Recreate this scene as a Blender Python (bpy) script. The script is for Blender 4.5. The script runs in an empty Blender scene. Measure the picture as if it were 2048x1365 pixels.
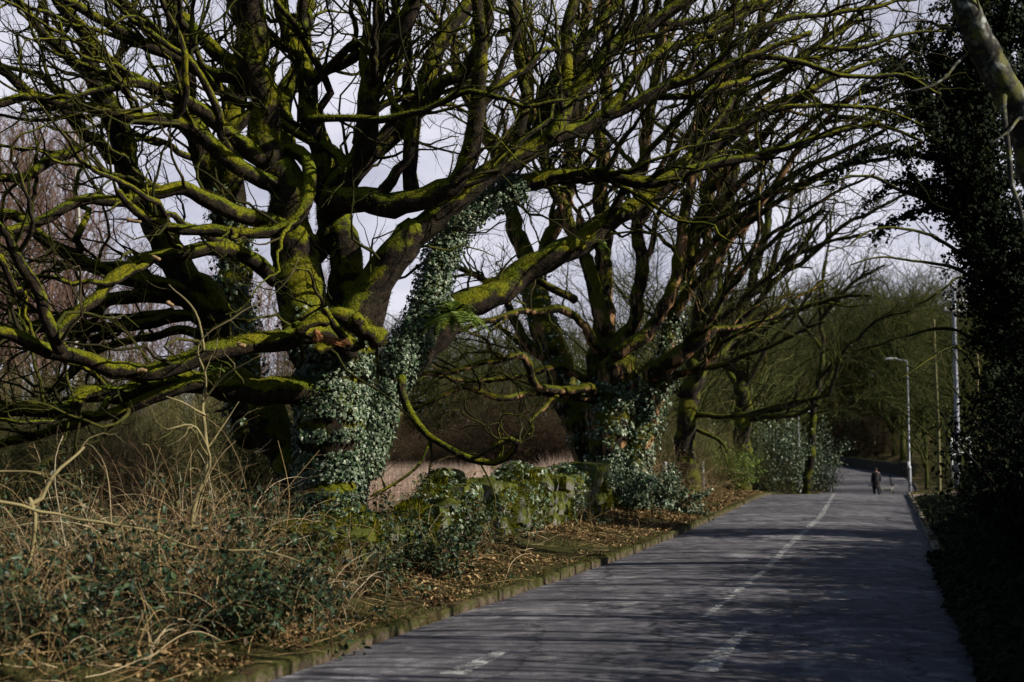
import bpy, math
import numpy as np

# ---------------------------------------------------------------- camera, sky, sun, exposure
SC = bpy.context.scene
COL = SC.collection
F, CX, CY, HOR, CAMZ = 2844.0, 1024.0, 682.5, 905.0, 1.7       # photograph's pixels
TH = math.atan((HOR - CY) / F)
cam_data = bpy.data.cameras.new('camera')
cam = bpy.data.objects.new('camera', cam_data)
COL.objects.link(cam)
cam.location = (0, 0, CAMZ)
cam.rotation_euler = (math.pi / 2 + TH, 0, 0)
cam_data.sensor_width = 36.0
cam_data.lens = F * 36.0 / 2048.0
cam_data.clip_end = 6000
cam_data.dof.use_dof = True
cam_data.dof.focus_distance = 20.0
cam_data.dof.aperture_fstop = 1.9
SC.camera = cam

SUN_EL, SUN_AZ = math.radians(31), math.radians(106)            # azimuth clockwise from +Y
w = bpy.data.worlds.new("World")
SC.world = w
w.use_nodes = True
nt = w.node_tree
nt.nodes.clear()
wo = nt.nodes.new('ShaderNodeOutputWorld')
sky = nt.nodes.new('ShaderNodeTexSky')
sky.sky_type = 'NISHITA'
sky.sun_disc = False
sky.sun_elevation = SUN_EL
sky.sun_rotation = SUN_AZ
bg1 = nt.nodes.new('ShaderNodeBackground')
bg1.inputs[1].default_value = 0.05
nt.links.new(sky.outputs[0], bg1.inputs[0])
bg2 = nt.nodes.new('ShaderNodeBackground')                      # white cloud bank, low in the north
bg2.inputs[1].default_value = 1.0
tc = nt.nodes.new('ShaderNodeTexCoord')
mp = nt.nodes.new('ShaderNodeMapping')
mp.inputs['Scale'].default_value = (1, 1, 2.6)
ns = nt.nodes.new('ShaderNodeTexNoise')
ns.inputs['Scale'].default_value = 7.0
ns.inputs['Detail'].default_value = 7
ns.inputs['Roughness'].default_value = 0.55
nt.links.new(tc.outputs['Generated'], mp.inputs[0])
nt.links.new(mp.outputs[0], ns.inputs[0])
cr = nt.nodes.new('ShaderNodeValToRGB')
cr.color_ramp.elements[0].position = 0.35
cr.color_ramp.elements[0].color = (0.38, 0.39, 0.48, 1)
cr.color_ramp.elements[1].position = 0.62
cr.color_ramp.elements[1].color = (0.58, 0.58, 0.66, 1)
nt.links.new(ns.outputs[0], cr.inputs[0])
nt.links.new(cr.outputs[0], bg2.inputs[0])
sep = nt.nodes.new('ShaderNodeSeparateXYZ')
nt.links.new(tc.outputs['Generated'], sep.inputs[0])
mr = nt.nodes.new('ShaderNodeMapRange')                         # the bank thins out towards the zenith
mr.inputs['From Min'].default_value = 0.46
mr.inputs['From Max'].default_value = 0.33
nt.links.new(sep.outputs[2], mr.inputs[0])
my = nt.nodes.new('ShaderNodeMapRange')
my.inputs['From Min'].default_value = 0.62
my.inputs['From Max'].default_value = 0.84
nt.links.new(sep.outputs[1], my.inputs[0])
mm = nt.nodes.new('ShaderNodeMath')
mm.operation = 'MULTIPLY'
nt.links.new(mr.outputs[0], mm.inputs[0])
nt.links.new(my.outputs[0], mm.inputs[1])
mx = nt.nodes.new('ShaderNodeMixShader')
nt.links.new(mm.outputs[0], mx.inputs[0])
nt.links.new(bg1.outputs[0], mx.inputs[1])
nt.links.new(bg2.outputs[0], mx.inputs[2])
nt.links.new(mx.outputs[0], wo.inputs[0])

sun_data = bpy.data.lights.new('sun', 'SUN')
sun_data.energy = 5.0
sun_data.angle = math.radians(0.5)
sun_data.color = (1.0, 0.93, 0.80)
sun = bpy.data.objects.new('sun', sun_data)
COL.objects.link(sun)
sun.location = (40, -5, 30)
sun.rotation_euler = (math.pi / 2 - SUN_EL, 0, math.pi - SUN_AZ)

SC.view_settings.view_transform = 'Standard'
SC.view_settings.look = 'None'
SC.view_settings.gamma = 1
SC.view_settings.exposure = 0.45
SC.render.engine = 'CYCLES'
SC.cycles.max_bounces = 5
SC.cycles.diffuse_bounces = 2
SC.cycles.glossy_bounces = 2
SC.cycles.transmission_bounces = 2
SC.cycles.transparent_max_bounces = 6
SC.cycles.use_denoising = True
SC.cycles.use_adaptive_sampling = True
SC.cycles.adaptive_threshold = 0.02

rng = np.random.default_rng(7)
PI = math.pi


# ---------------------------------------------------------------- maths helpers
def P(px, py, Y):
    """the point at forward distance Y seen at pixel (px, py) of the photograph"""
    u, v = (px - CX) / F, (CY - py) / F
    dy = math.cos(TH) - v * math.sin(TH)
    dz = math.sin(TH) + v * math.cos(TH)
    return np.array([u / dy * Y, Y, CAMZ + dz / dy * Y])


def _hash(i, j, k):
    n = (i * 73856093) ^ (j * 19349663) ^ (k * 83492791)
    n = (n ^ (n >> 13)) * 1274126177
    n = n ^ (n >> 16)
    return (n & 0xffff) / 32767.5 - 1.0


def noise3(p, s=1.0, seed=0):
    p = np.asarray(p, float) * s + seed * 17.31
    i = np.floor(p).astype(np.int64)
    f = p - i
    f = f * f * (3 - 2 * f)
    r = 0
    for a in (0, 1):
        for b in (0, 1):
            for c in (0, 1):
                wgt = (f[..., 0] if a else 1 - f[..., 0]) * (f[..., 1] if b else 1 - f[..., 1]) * (f[..., 2] if c else 1 - f[..., 2])
                r = r + wgt * _hash(i[..., 0] + a, i[..., 1] + b, i[..., 2] + c)
    return r


def nrm(v):
    return v / np.maximum(np.linalg.norm(v, axis=-1, keepdims=True), 1e-9)


def spline(pts, n):
    """Catmull-Rom through pts (any number of columns), n samples"""
    p = np.asarray(pts, float)
    if len(p) == 2:
        t = np.linspace(0, 1, n)[:, None]
        return p[0] * (1 - t) + p[1] * t
    q = np.vstack([2 * p[0] - p[1], p, 2 * p[-1] - p[-2]])
    u = np.linspace(0, len(p) - 1 - 1e-6, n)
    i = u.astype(int)
    t = (u - i)[:, None]
    a, b, c, d = q[i], q[i + 1], q[i + 2], q[i + 3]
    return 0.5 * (2 * b + (c - a) * t + (2 * a - 5 * b + 4 * c - d) * t ** 2 + (3 * b - a - 3 * c + d) * t ** 3)


# ---------------------------------------------------------------- mesh helpers
class MB:
    """collects vertices and faces for one mesh"""
    def __init__(s):
        s.v, s.f, s.n = [], [], 0

    def add(s, v, f):
        v = np.asarray(v, float).reshape(-1, 3)
        f = np.asarray(f, np.int64)
        s.v.append(v)
        s.f.append(f + s.n)
        s.n += len(v)
        return s

    def build(s, name, mat, parent=None, smooth=True, loc=None):
        v = np.vstack(s.v) if s.v else np.zeros((0, 3))
        if parent is not None:
            v = v - np.array(parent.location)
        elif loc is not None:
            v = v - np.array(loc)
        me = bpy.data.meshes.new(name)
        me.vertices.add(len(v))
        me.vertices.foreach_set('co', v.astype(np.float32).ravel())
        li = np.concatenate([f.ravel() for f in s.f])
        tot = np.concatenate([np.full(len(f), f.shape[1]) for f in s.f])
        st = np.concatenate([[0], np.cumsum(tot)[:-1]])
        me.loops.add(len(li))
        me.loops.foreach_set('vertex_index', li.astype(np.int32))
        me.polygons.add(len(tot))
        me.polygons.foreach_set('loop_start', st.astype(np.int32))
        me.polygons.foreach_set('loop_total', tot.astype(np.int32))
        me.polygons.foreach_set('use_smooth', np.full(len(tot), smooth))
        me.update(calc_edges=True)
        me.materials.append(mat)
        o = bpy.data.objects.new(name, me)
        COL.objects.link(o)
        if parent is not None:
            o.parent = parent
        elif loc is not None:
            o.location = loc
        return o


def thing(name, label, cat, loc, group=None):
    o = bpy.data.objects.new(name, None)
    o.empty_display_size = 0.3
    COL.objects.link(o)
    o.location = [float(c) for c in loc]
    o['label'] = label
    o['category'] = cat
    if group:
        o['group'] = group
    return o


def tag(o, label, cat, group=None):
    o['label'] = label
    o['category'] = cat
    if group:
        o['group'] = group
    return o


def kind(o, k, label=None):
    o['kind'] = k
    if label:
        o['label'] = label
    return o


def tube_arrays(Pp, R, sides, lump=0.0, lf=5.0):
    """Pp (N,K,3), R (N,K): tubes -> vertices, quads"""
    Pp = np.asarray(Pp, float)
    R = np.asarray(R, float)
    if Pp.ndim == 2:
        Pp, R = Pp[None], R[None]
    N, K, _ = Pp.shape
    T = nrm(np.gradient(Pp, axis=1))
    m = nrm(T.mean(1))
    ref = np.where(np.abs(m[:, 2:3]) < 0.75, np.array([[0, 0, 1.0]]), np.array([[0, 1.0, 0.02]]))
    U = nrm(np.cross(T, ref[:, None, :]))
    V = np.cross(T, U)
    a = np.linspace(0, 2 * PI, sides, endpoint=False)
    dirs = U[:, :, None, :] * np.cos(a)[None, None, :, None] + V[:, :, None, :] * np.sin(a)[None, None, :, None]
    rr = R[:, :, None, None] * np.ones((1, 1, sides, 1))
    if lump > 0:
        base = Pp[:, :, None, :] + dirs * rr
        rr = rr * (1 + lump * noise3(base, lf) + lump * 0.6 * noise3(base, lf * 2.7, 3))[..., None] if False else \
            rr * (1 + lump * noise3(base, lf)[..., None] + lump * 0.6 * noise3(base, lf * 2.7, 3)[..., None])
    v = Pp[:, :, None, :] + dirs * rr
    idx = np.arange(N * K * sides).reshape(N, K, sides)
    a0, b0 = idx[:, :-1, :], idx[:, 1:, :]
    a1, b1 = np.roll(a0, -1, 2), np.roll(b0, -1, 2)
    f = np.stack([a0, a1, b1, b0], -1).reshape(-1, 4)
    return v.reshape(-1, 3), f


def tubes(mb, Pp, R, sides=6, lump=0.0, lf=5.0):
    mb.add(*tube_arrays(Pp, R, sides, lump, lf))


def grow(par, dens, r_ratio=(0.35, 0.65), tmin=0.1, ang=(0.5, 1.0), K=8, wander=0.35, bias=(0, 0, 0.3),
         lk=26.0, le=0.8, rmax=1, rmin=0.0025, maxn=100000, tip=0.25, rg=None, minpr=0.0):
    """par: list of (P(N,K,3), R(N,K)). Returns one (P,R) of side branches"""
    rg = rg or rng
    S, D, RR = [], [], []
    for (pp, rr) in par:
        N, k, _ = pp.shape
        seg = np.linalg.norm(np.diff(pp, axis=1), axis=-1)
        L = seg.sum(1)
        n = rg.poisson(dens * L * (1 - tmin))
        who = np.repeat(np.arange(N), n)
        if len(who) == 0:
            continue
        t = (tmin + (0.985 - tmin) * rg.random(len(who)) ** .75) * (k - 1)
        i = t.astype(int)
        fr = (t - i)[:, None]
        pos = pp[who, i] * (1 - fr) + pp[who, i + 1] * fr
        tan = nrm(pp[who, i + 1] - pp[who, i])
        r = rr[who, i] * (1 - fr[:, 0]) + rr[who, i + 1] * fr[:, 0]
        ok = r > minpr
        S.append(pos[ok]); D.append(tan[ok]); RR.append(r[ok])
    if not S:
        return np.zeros((0, K, 3)), np.zeros((0, K))
    S, D, RR = np.vstack(S), np.vstack(D), np.concatenate(RR)
    if len(S) > maxn:
        c = rg.choice(len(S), maxn, replace=False)
        S, D, RR = S[c], D[c], RR[c]
    N = len(S)
    pr = nrm(np.cross(D, nrm(rg.normal(size=(N, 3)))))
    A = rg.uniform(ang[0], ang[1], N)[:, None]
    d = nrm(D * np.cos(A) + pr * np.sin(A) + np.array(bias))
    r0 = np.clip(RR * rg.uniform(r_ratio[0], r_ratio[1], N), rmin, rmax)
    Ln = lk * r0 ** le * rg.uniform(0.6, 1.35, N)
    out = np.zeros((N, K, 3))
    out[:, 0] = S
    wv = rg.normal(size=(N, 3)) * wander * 0.5
    for k in range(1, K):
        wv = wv * -0.2 + rg.normal(size=(N, 3)) * wander
        d = nrm(d + wv + np.array(bias) * 0.12)
        out[:, k] = out[:, k - 1] + d * (Ln / (K - 1))[:, None]
    tt = np.linspace(0, 1, K)[None]
    R = r0[:, None] * (1 - (1 - tip) * tt ** 0.8)
    return out, R


def surf_points(Pp, R, n, rg=None, tr=(0, 1)):
    """random points and outward normals on a bundle of tubes"""
    rg = rg or rng
    Pp = np.asarray(Pp, float); R = np.asarray(R, float)
    if Pp.ndim == 2:
        Pp, R = Pp[None], R[None]
    N, K, _ = Pp.shape
    seg = np.linalg.norm(np.diff(Pp, axis=1), axis=-1) * (R[:, :-1] + 0.005)
    q = np.linspace(0, 1, K - 1)
    seg = seg * ((q >= tr[0]) & (q <= tr[1]))[None]
    pr = (seg / seg.sum()).ravel()
    c = rg.choice(len(pr), n, p=pr)
    who, i = c // (K - 1), c % (K - 1)
    fr = rg.random(n)[:, None]
    pos = Pp[who, i] * (1 - fr) + Pp[who, i + 1] * fr
    r = (R[who, i] * (1 - fr[:, 0]) + R[who, i + 1] * fr[:, 0])[:, None]
    tan = nrm(Pp[who, i + 1] - Pp[who, i])
    nn = nrm(np.cross(tan, nrm(rg.normal(size=(n, 3)))))
    return pos + nn * r, nn, tan, r[:, 0]


# leaf templates: x across, y along the leaf, z out of it
IVY = (np.array([[0, 0, 0], [.42, -.06, .03], [.5, .32, -.04], [.28, .5, .05], [0, 1, -.1], [-.28, .5, .05], [-.5, .32, -.04], [-.42, -.06, .03], [0, .35, .09]]),
       [[8, 0, 1], [8, 1, 2], [8, 2, 3], [8, 3, 4], [8, 4, 5], [8, 5, 6], [8, 6, 7], [8, 7, 0]])
OVAL = (np.array([[0, 0, 0], [.27, .3, .05], [.24, .7, .05], [0, 1, -.06], [-.24, .7, .05], [-.27, .3, .05], [0, .5, -.03]]),
        [[6, 0, 1], [6, 1, 2], [6, 2, 3], [6, 3, 4], [6, 4, 5], [6, 5, 0]])
DRY = (np.array([[0, 0, 0], [.33, .2, .2], [.3, .75, .28], [0, 1, .1], [-.33, .7, .12], [-.3, .25, .22], [0, .5, -.02]]),
       [[6, 0, 1], [6, 1, 2], [6, 2, 3], [6, 3, 4], [6, 4, 5], [6, 5, 0]])


def leaves(mb, pos, nor, size, tpl, down=0.7, rg=None, jit=0.5):
    rg = rg or rng
    n = len(pos)
    tv, tf = tpl
    nn = nrm(nor + rg.normal(size=(n, 3)) * jit)
    ax = rg.normal(size=(n, 3)) * 0.7 + np.array([0, 0, -down * 1.6])
    y = nrm(ax - nn * (ax * nn).sum(1, keepdims=True))
    x = np.cross(y, nn)
    s = np.asarray(size).reshape(-1, 1, 1) * np.ones((n, 1, 1))
    sx = rg.uniform(0.75, 1.1, (n, 1, 1))
    v = pos[:, None, :] + s * (x[:, None, :] * tv[None, :, 0:1] * sx + y[:, None, :] * tv[None, :, 1:2] + nn[:, None, :] * tv[None, :, 2:3])
    f = np.asarray(tf)[None] + (np.arange(n) * len(tv))[:, None, None]
    mb.add(v.reshape(-1, 3), f.reshape(-1, 3))


def blades(mb, pos, d, length, width, bend=0.3, K=3, rg=None, grav=-0.6):
    """tapering grass or moss blades; d = direction (n,3)"""
    rg = rg or rng
    n = len(pos)
    side = nrm(np.cross(d, rg.normal(size=(n, 3))))
    length = np.asarray(length).reshape(-1, 1) * np.ones((n, 1))
    width = np.asarray(width).reshape(-1, 1) * np.ones((n, 1))
    p, dd = pos.copy(), nrm(d)
    bv = rg.normal(size=(n, 3)) * bend + np.array([0, 0, grav * bend])
    rows = []
    for k in range(K):
        wk = width * (1 - k / K) * 0.5
        rows += [p - side * wk, p + side * wk]
        p = p + dd * length / K
        dd = nrm(dd + bv / K * 2)
    rows.append(p)
    M = 2 * K + 1
    v = np.stack(rows, 1)
    b = (np.arange(n) * M)[:, None]
    q = []
    for k in range(K - 1):
        q.append(np.stack([b[:, 0] + 2 * k, b[:, 0] + 2 * k + 1, b[:, 0] + 2 * k + 3, b[:, 0] + 2 * k + 2], -1))
    k = K - 1
    tri = np.stack([b[:, 0] + 2 * k, b[:, 0] + 2 * k + 1, b[:, 0] + 2 * K], -1)
    n0 = mb.n
    mb.v.append(v.reshape(-1, 3)); mb.n += n * M
    if q:
        mb.f.append(np.vstack(q) + n0)
    mb.f.append(tri + n0)


def box(mb, c, s, rz=0.0, bev=0.0, tilt=0.0):
    """box with chamfered vertical edges; c centre, s full size"""
    hx, hy, hz = [q / 2 for q in s]
    b = min(bev, hx * .9, hy * .9) if bev else 0
    ring = [(hx - b, -hy), (hx, -hy + b), (hx, hy - b), (hx - b, hy), (-hx + b, hy), (-hx, hy - b), (-hx, -hy + b), (-hx + b, -hy)] if b else \
        [(hx, -hy), (hx, hy), (-hx, hy), (-hx, -hy)]
    n = len(ring)
    ca, sa = math.cos(rz), math.sin(rz)
    vs = []
    lv = [(-hz, 1.0), (hz - b, 1.0), (hz, 1.0 - (b / max(hx, hy) if b else 0))] if b else [(-hz, 1.0), (hz, 1.0)]
    for z, k in lv:
        for x, y in ring:
            x, y = x * k + z * tilt, y * k
            vs.append((c[0] + x * ca - y * sa, c[1] + x * sa + y * ca, c[2] + z))
    q = []
    for l in range(len(lv) - 1):
        for i in range(n):
            q.append([l * n + i, l * n + (i + 1) % n, (l + 1) * n + (i + 1) % n, (l + 1) * n + i])
    n0 = mb.n
    mb.add(vs, q)
    top = [[(len(lv) - 1) * n + i for i in range(n)]]
    bot = [[n - 1 - i for i in range(n)]]
    mb.f.append(np.array(top) + n0)
    mb.f.append(np.array(bot) + n0)


# ---------------------------------------------------------------- materials
def mat(name, build):
    m = bpy.data.materials.new(name)
    m.use_nodes = True
    t = m.node_tree
    b = t.nodes['Principled BSDF']
    build(t, b)
    return m


def node(t, typ, **kw):
    n = t.nodes.new(typ)
    for k, v in kw.items():
        if k in n.inputs:
            n.inputs[k].default_value = v
        else:
            setattr(n, k, v)
    return n


def tex_noise(t, scale, detail=4, rough=0.55, vec=None, stretch=None):
    n = node(t, 'ShaderNodeTexNoise', Scale=scale, Detail=detail, Roughness=rough)
    if vec is None:
        g = t.nodes.new('ShaderNodeNewGeometry')
        vec = g.outputs['Position']
    if stretch:
        mpn = t.nodes.new('ShaderNodeMapping')
        mpn.inputs['Scale'].default_value = stretch[:3]
        if len(stretch) > 3:
            mpn.inputs['Rotation'].default_value = (0, 0, stretch[3])
        t.links.new(vec, mpn.inputs[0])
        vec = mpn.outputs[0]
    t.links.new(vec, n.inputs['Vector'])
    return n


def ramp(t, src, stops, interp='LINEAR'):
    r = t.nodes.new('ShaderNodeValToRGB')
    r.color_ramp.interpolation = interp
    while len(r.color_ramp.elements) < len(stops):
        r.color_ramp.elements.new(0.5)
    for e, (p, c) in zip(r.color_ramp.elements, stops):
        e.position = p
        e.color = (*c, 1) if len(c) == 3 else c
    t.links.new(src, r.inputs[0])
    return r


def g3(v):
    return (v, v, v)


def mixc(t, fac, a, b, mode='MIX'):
    m = t.nodes.new('ShaderNodeMix')
    m.data_type = 'RGBA'
    m.blend_type = mode
    for sock, val in ((m.inputs[0], fac), (m.inputs[6], a), (m.inputs[7], b)):
        if hasattr(val, 'is_linked'):
            t.links.new(val, sock)
        elif isinstance(val, (int, float)):
            sock.default_value = val
        else:
            sock.default_value = (*val, 1)
    return m.outputs[2]


def math_n(t, op, a, b=None, clamp=False):
    m = t.nodes.new('ShaderNodeMath')
    m.operation = op
    m.use_clamp = clamp
    for i, val in enumerate((a, b)):
        if val is None:
            continue
        if hasattr(val, 'is_linked'):
            t.links.new(val, m.inputs[i])
        else:
            m.inputs[i].default_value = val
    return m.outputs[0]


def bump(t, b, h, strength=0.6, dist=0.02):
    n = t.nodes.new('ShaderNodeBump')
    n.inputs['Strength'].default_value = strength
    n.inputs['Distance'].default_value = dist
    t.links.new(h, n.inputs['Height'])
    t.links.new(n.outputs[0], b.inputs['Normal'])


def rnd_island(t):
    g = t.nodes.new('ShaderNodeNewGeometry')
    return g.outputs['Random Per Island']


def mossy(name, moss_a, moss_b, bark_a, bark_b, thr=0.0, peel=None):
    def b_(t, b):
        g = t.nodes.new('ShaderNodeNewGeometry')
        s = t.nodes.new('ShaderNodeSeparateXYZ')
        t.links.new(g.outputs['Normal'], s.inputs[0])
        big = tex_noise(t, 2.2, 3)
        fine = tex_noise(t, 34, 4, .6)
        mid = tex_noise(t, 9, 3, .6)
        bark = ramp(t, mid.outputs[0], [(.35, bark_a), (.65, bark_b)]).outputs[0]
        if peel:
            pn = tex_noise(t, 1.6, 4, .6, stretch=(3.0, 3.0, .8))
            pf = ramp(t, pn.outputs[0], [(.52, g3(0)), (.57, g3(1))]).outputs[0]
            bark = mixc(t, pf, bark, peel)
        mossc = ramp(t, fine.outputs[0], [(.32, moss_b), (.62, moss_a)]).outputs[0]
        yb = ramp(t, big.outputs[0], [(.35, (.75, .9, .8)), (.65, (1.15, 1.0, .8))]).outputs[0]
        mossc = mixc(t, 1.0, mossc, yb, 'MULTIPLY')
        f = math_n(t, 'MULTIPLY', s.outputs[2], 0.8)  # moss favours upper sides; near-black undersides also hold shade in their colour
        f = math_n(t, 'ADD', f, math_n(t, 'MULTIPLY', big.outputs[0], 1.6))
        f = math_n(t, 'ADD', f, math_n(t, 'MULTIPLY', mid.outputs[0], 0.9))
        f = math_n(t, 'SUBTRACT', f, 0.95 + thr)
        f = math_n(t, 'MULTIPLY', f, 4.0, True)
        t.links.new(mixc(t, f, bark, mossc), b.inputs['Base Color'])
        b.inputs['Roughness'].default_value = 0.95
        b.inputs['Specular IOR Level'].default_value = 0.15
        h = math_n(t, 'ADD', math_n(t, 'MULTIPLY', fine.outputs[0], .6), mid.outputs[0])
        bump(t, b, h, 0.9, 0.03)
    return mat(name, b_)


def by_island(name, stops, rough=0.7, spec=0.3, trans=0.0, vary=None):
    def b_(t, b):
        c = ramp(t, rnd_island(t), stops).outputs[0]
        if vary:
            nz = tex_noise(t, vary[0], 3)
            c = mixc(t, ramp(t, nz.outputs[0], [(.4, g3(0)), (.6, g3(1))]).outputs[0], c, vary[1], 'MULTIPLY')
        t.links.new(c, b.inputs['Base Color'])
        b.inputs['Roughness'].default_value = rough
        b.inputs['Specular IOR Level'].default_value = spec
        if trans:
            tr = t.nodes.new('ShaderNodeBsdfTranslucent')
            t.links.new(c, tr.inputs[0])
            ms = t.nodes.new('ShaderNodeMixShader')
            ms.inputs[0].default_value = trans
            out = t.nodes['Material Output']
            t.links.new(b.outputs[0], ms.inputs[1])
            t.links.new(tr.outputs[0], ms.inputs[2])
            t.links.new(ms.outputs[0], out.inputs[0])
    return mat(name, b_)


M_MOSS = mossy('mossy_bark', (.150, .158, .006), (.026, .034, .004), (.009, .007, .005), (.036, .026, .017), .24)
M_MOSS2 = mossy('mossy_peeling_bark', (.115, .115, .008), (.03, .036, .005), (.009, .007, .005), (.035, .026, .017), .22, (.30, .17, .085))
M_MOSS3 = mossy('dim_mossy_bark', (.085, .095, .008), (.025, .032, .005), (.010, .008, .006), (.035, .028, .02), .22)
M_TWIG = by_island('twig_bark', [(0, (.016, .013, .007)), (.5, (.026, .026, .006)), (.85, (.055, .056, .010)), (1, (.050, .038, .022))], .9, .1)
M_FUZZ = by_island('moss_tufts', [(0, (.035, .045, .004)), (.5, (.110, .118, .006)), (1, (.19, .17, .012))], .9, .05, .25)
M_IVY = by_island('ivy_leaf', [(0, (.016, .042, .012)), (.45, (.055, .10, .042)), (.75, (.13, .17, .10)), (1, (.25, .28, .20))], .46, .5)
M_IVYD = by_island('shade_ivy_leaf', [(0, (.006, .010, .004)), (1, (.014, .022, .008))], .7, .06)  # near-black copy of the ivy leaf; the right side's shade is in its colour
M_BRAM = by_island('bramble_leaf', [(0, (.012, .030, .012)), (.7, (.028, .056, .020)), (.9, (.06, .08, .02)), (1, (.10, .06, .03))], .52, .4)
M_STEM = by_island('dry_stem', [(0, (.20, .11, .045)), (.2, (.42, .29, .13)), (.3, (.08, .06, .02)), (.62, (.07, .035, .018)), (.8, (.28, .19, .08)), (1, (.58, .46, .29))], .7, .2)
M_LITTER = by_island('leaf_litter', [(0, (.05, .028, .012)), (.4, (.16, .092, .038)), (.75, (.30, .20, .09)), (1, (.44, .33, .18))], .8, .15)
M_GRASS = by_island('grass_blade', [(0, (.035, .055, .010)), (.5, (.075, .085, .018)), (.8, (.16, .13, .05)), (1, (.22, .17, .08))], .7, .2, .2)
M_REED = by_island('reed_blade', [(0, (.42, .30, .23)), (.5, (.60, .46, .38)), (.85, (.68, .55, .47)), (1, (.40, .20, .13))], .8, .1, .35)
M_FERN = by_island('fern_leaf', [(0, (.06, .11, .012)), (1, (.16, .22, .03))], .6, .3, .25)
M_FARBARK = by_island('far_bark', [(0, (.035, .030, .014)), (.5, (.070, .058, .030)), (1, (.12, .10, .06))], .9, .1, vary=(.05, (.75, .8, .7)))
M_FARMOSS = by_island('far_mossy_bark', [(0, (.020, .028, .007)), (.5, (.050, .062, .013)), (.8, (.080, .072, .026)), (1, (.12, .11, .045))], .9, .1)
M_FARRED = by_island('far_red_bark', [(0, (.08, .045, .035)), (.5, (.13, .08, .065)), (1, (.20, .14, .11))], .9, .1)
M_BIRCH = by_island('pale_bark', [(0, (.30, .28, .25)), (1, (.42, .40, .37))], .7, .2)


def ground_mat(t, b):
    n1 = tex_noise(t, .35, 5, .6)
    n2 = tex_noise(t, 6, 5, .65)
    n3 = tex_noise(t, 40, 3, .6)
    c1 = ramp(t, n2.outputs[0], [(.35, (.030, .020, .010)), (.55, (.075, .052, .026)), (.7, (.13, .095, .05))]).outputs[0]
    c2 = ramp(t, n2.outputs[0], [(.35, (.028, .032, .008)), (.65, (.07, .07, .018))]).outputs[0]
    f = ramp(t, n1.outputs[0], [(.42, g3(0)), (.6, g3(1))]).outputs[0]
    c = mixc(t, f, c1, c2)
    c = mixc(t, .6, c, ramp(t, n3.outputs[0], [(.3, g3(.5)), (.7, g3(1.3))]).outputs[0], 'MULTIPLY')
    t.links.new(c, b.inputs['Base Color'])
    b.inputs['Roughness'].default_value = .95
    b.inputs['Specular IOR Level'].default_value = .1
    bump(t, b, math_n(t, 'ADD', n2.outputs[0], n3.outputs[0]), 1.0, .05)


M_GROUND = mat('soil_and_litter', ground_mat)


def road_mat(t, b):
    ROT = -0.26
    n0 = tex_noise(t, .9, 6, .6, stretch=(2.2, .25, 1, ROT))       # wheel-worn streaks along the road
    n1 = tex_noise(t, 3.2, 5, .65)
    n2 = tex_noise(t, 60, 3, .65)
    n3 = tex_noise(t, .28, 3, .5)
    c = ramp(t, n0.outputs[0], [(.3, (.050, .048, .054)), (.5, (.085, .082, .090)), (.68, (.150, .145, .155))]).outputs[0]
    pale = ramp(t, n1.outputs[0], [(.50, g3(0)), (.64, g3(.9))]).outputs[0]
    c = mixc(t, pale, c, (.235, .23, .235))
    c = mixc(t, ramp(t, n3.outputs[0], [(.42, g3(0)), (.5, g3(.5))]).outputs[0], c, (.055, .054, .062))
    c = mixc(t, 1.0, c, (1.14, 1.13, 1.17), 'MULTIPLY')
    c = mixc(t, .8, c, ramp(t, n2.outputs[0], [(.3, g3(.45)), (.7, g3(1.6))]).outputs[0], 'MULTIPLY')
    vo = node(t, 'ShaderNodeTexVoronoi', Scale=.55)
    vo.feature = 'DISTANCE_TO_EDGE'
    g = t.nodes.new('ShaderNodeNewGeometry')
    wn = tex_noise(t, 2.0, 5, .7)
    va = t.nodes.new('ShaderNodeVectorMath')
    va.operation = 'MULTIPLY_ADD'
    va.inputs[1].default_value = (.9, .9, 0)
    t.links.new(wn.outputs[1], va.inputs[0])
    t.links.new(g.outputs['Position'], va.inputs[2])
    t.links.new(va.outputs[0], vo.inputs['Vector'])
    crack = ramp(t, vo.outputs[0], [(0.005, g3(.2)), (.018, g3(1))]).outputs[0]
    c = mixc(t, .85, c, crack, 'MULTIPLY')
    t.links.new(c, b.inputs['Base Color'])
    b.inputs['Roughness'].default_value = .85
    b.inputs['Specular IOR Level'].default_value = .15
    bump(t, b, math_n(t, 'ADD', n2.outputs[0], math_n(t, 'MULTIPLY', n1.outputs[0], 2.0)), .55, .012)


M_ROAD = mat('worn_asphalt', road_mat)


def paint_mat(t, b):
    n = tex_noise(t, 9, 6, .75)
    n2 = tex_noise(t, 45, 3, .7)
    f = math_n(t, 'ADD', math_n(t, 'MULTIPLY', n.outputs[0], 1.2), math_n(t, 'MULTIPLY', n2.outputs[0], .5))
    b.inputs['Base Color'].default_value = (.50, .50, .49, 1)
    b.inputs['Roughness'].default_value = .7
    tr = t.nodes.new('ShaderNodeBsdfTransparent')
    ms = t.nodes.new('ShaderNodeMixShader')
    t.links.new(ramp(t, f, [(.76, g3(0)), (.95, g3(.8))]).outputs[0], ms.inputs[0])
    t.links.new(tr.outputs[0], ms.inputs[1])
    t.links.new(b.outputs[0], ms.inputs[2])
    t.links.new(ms.outputs[0], t.nodes['Material Output'].inputs[0])


M_PAINT = mat('worn_road_paint', paint_mat)


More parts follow.
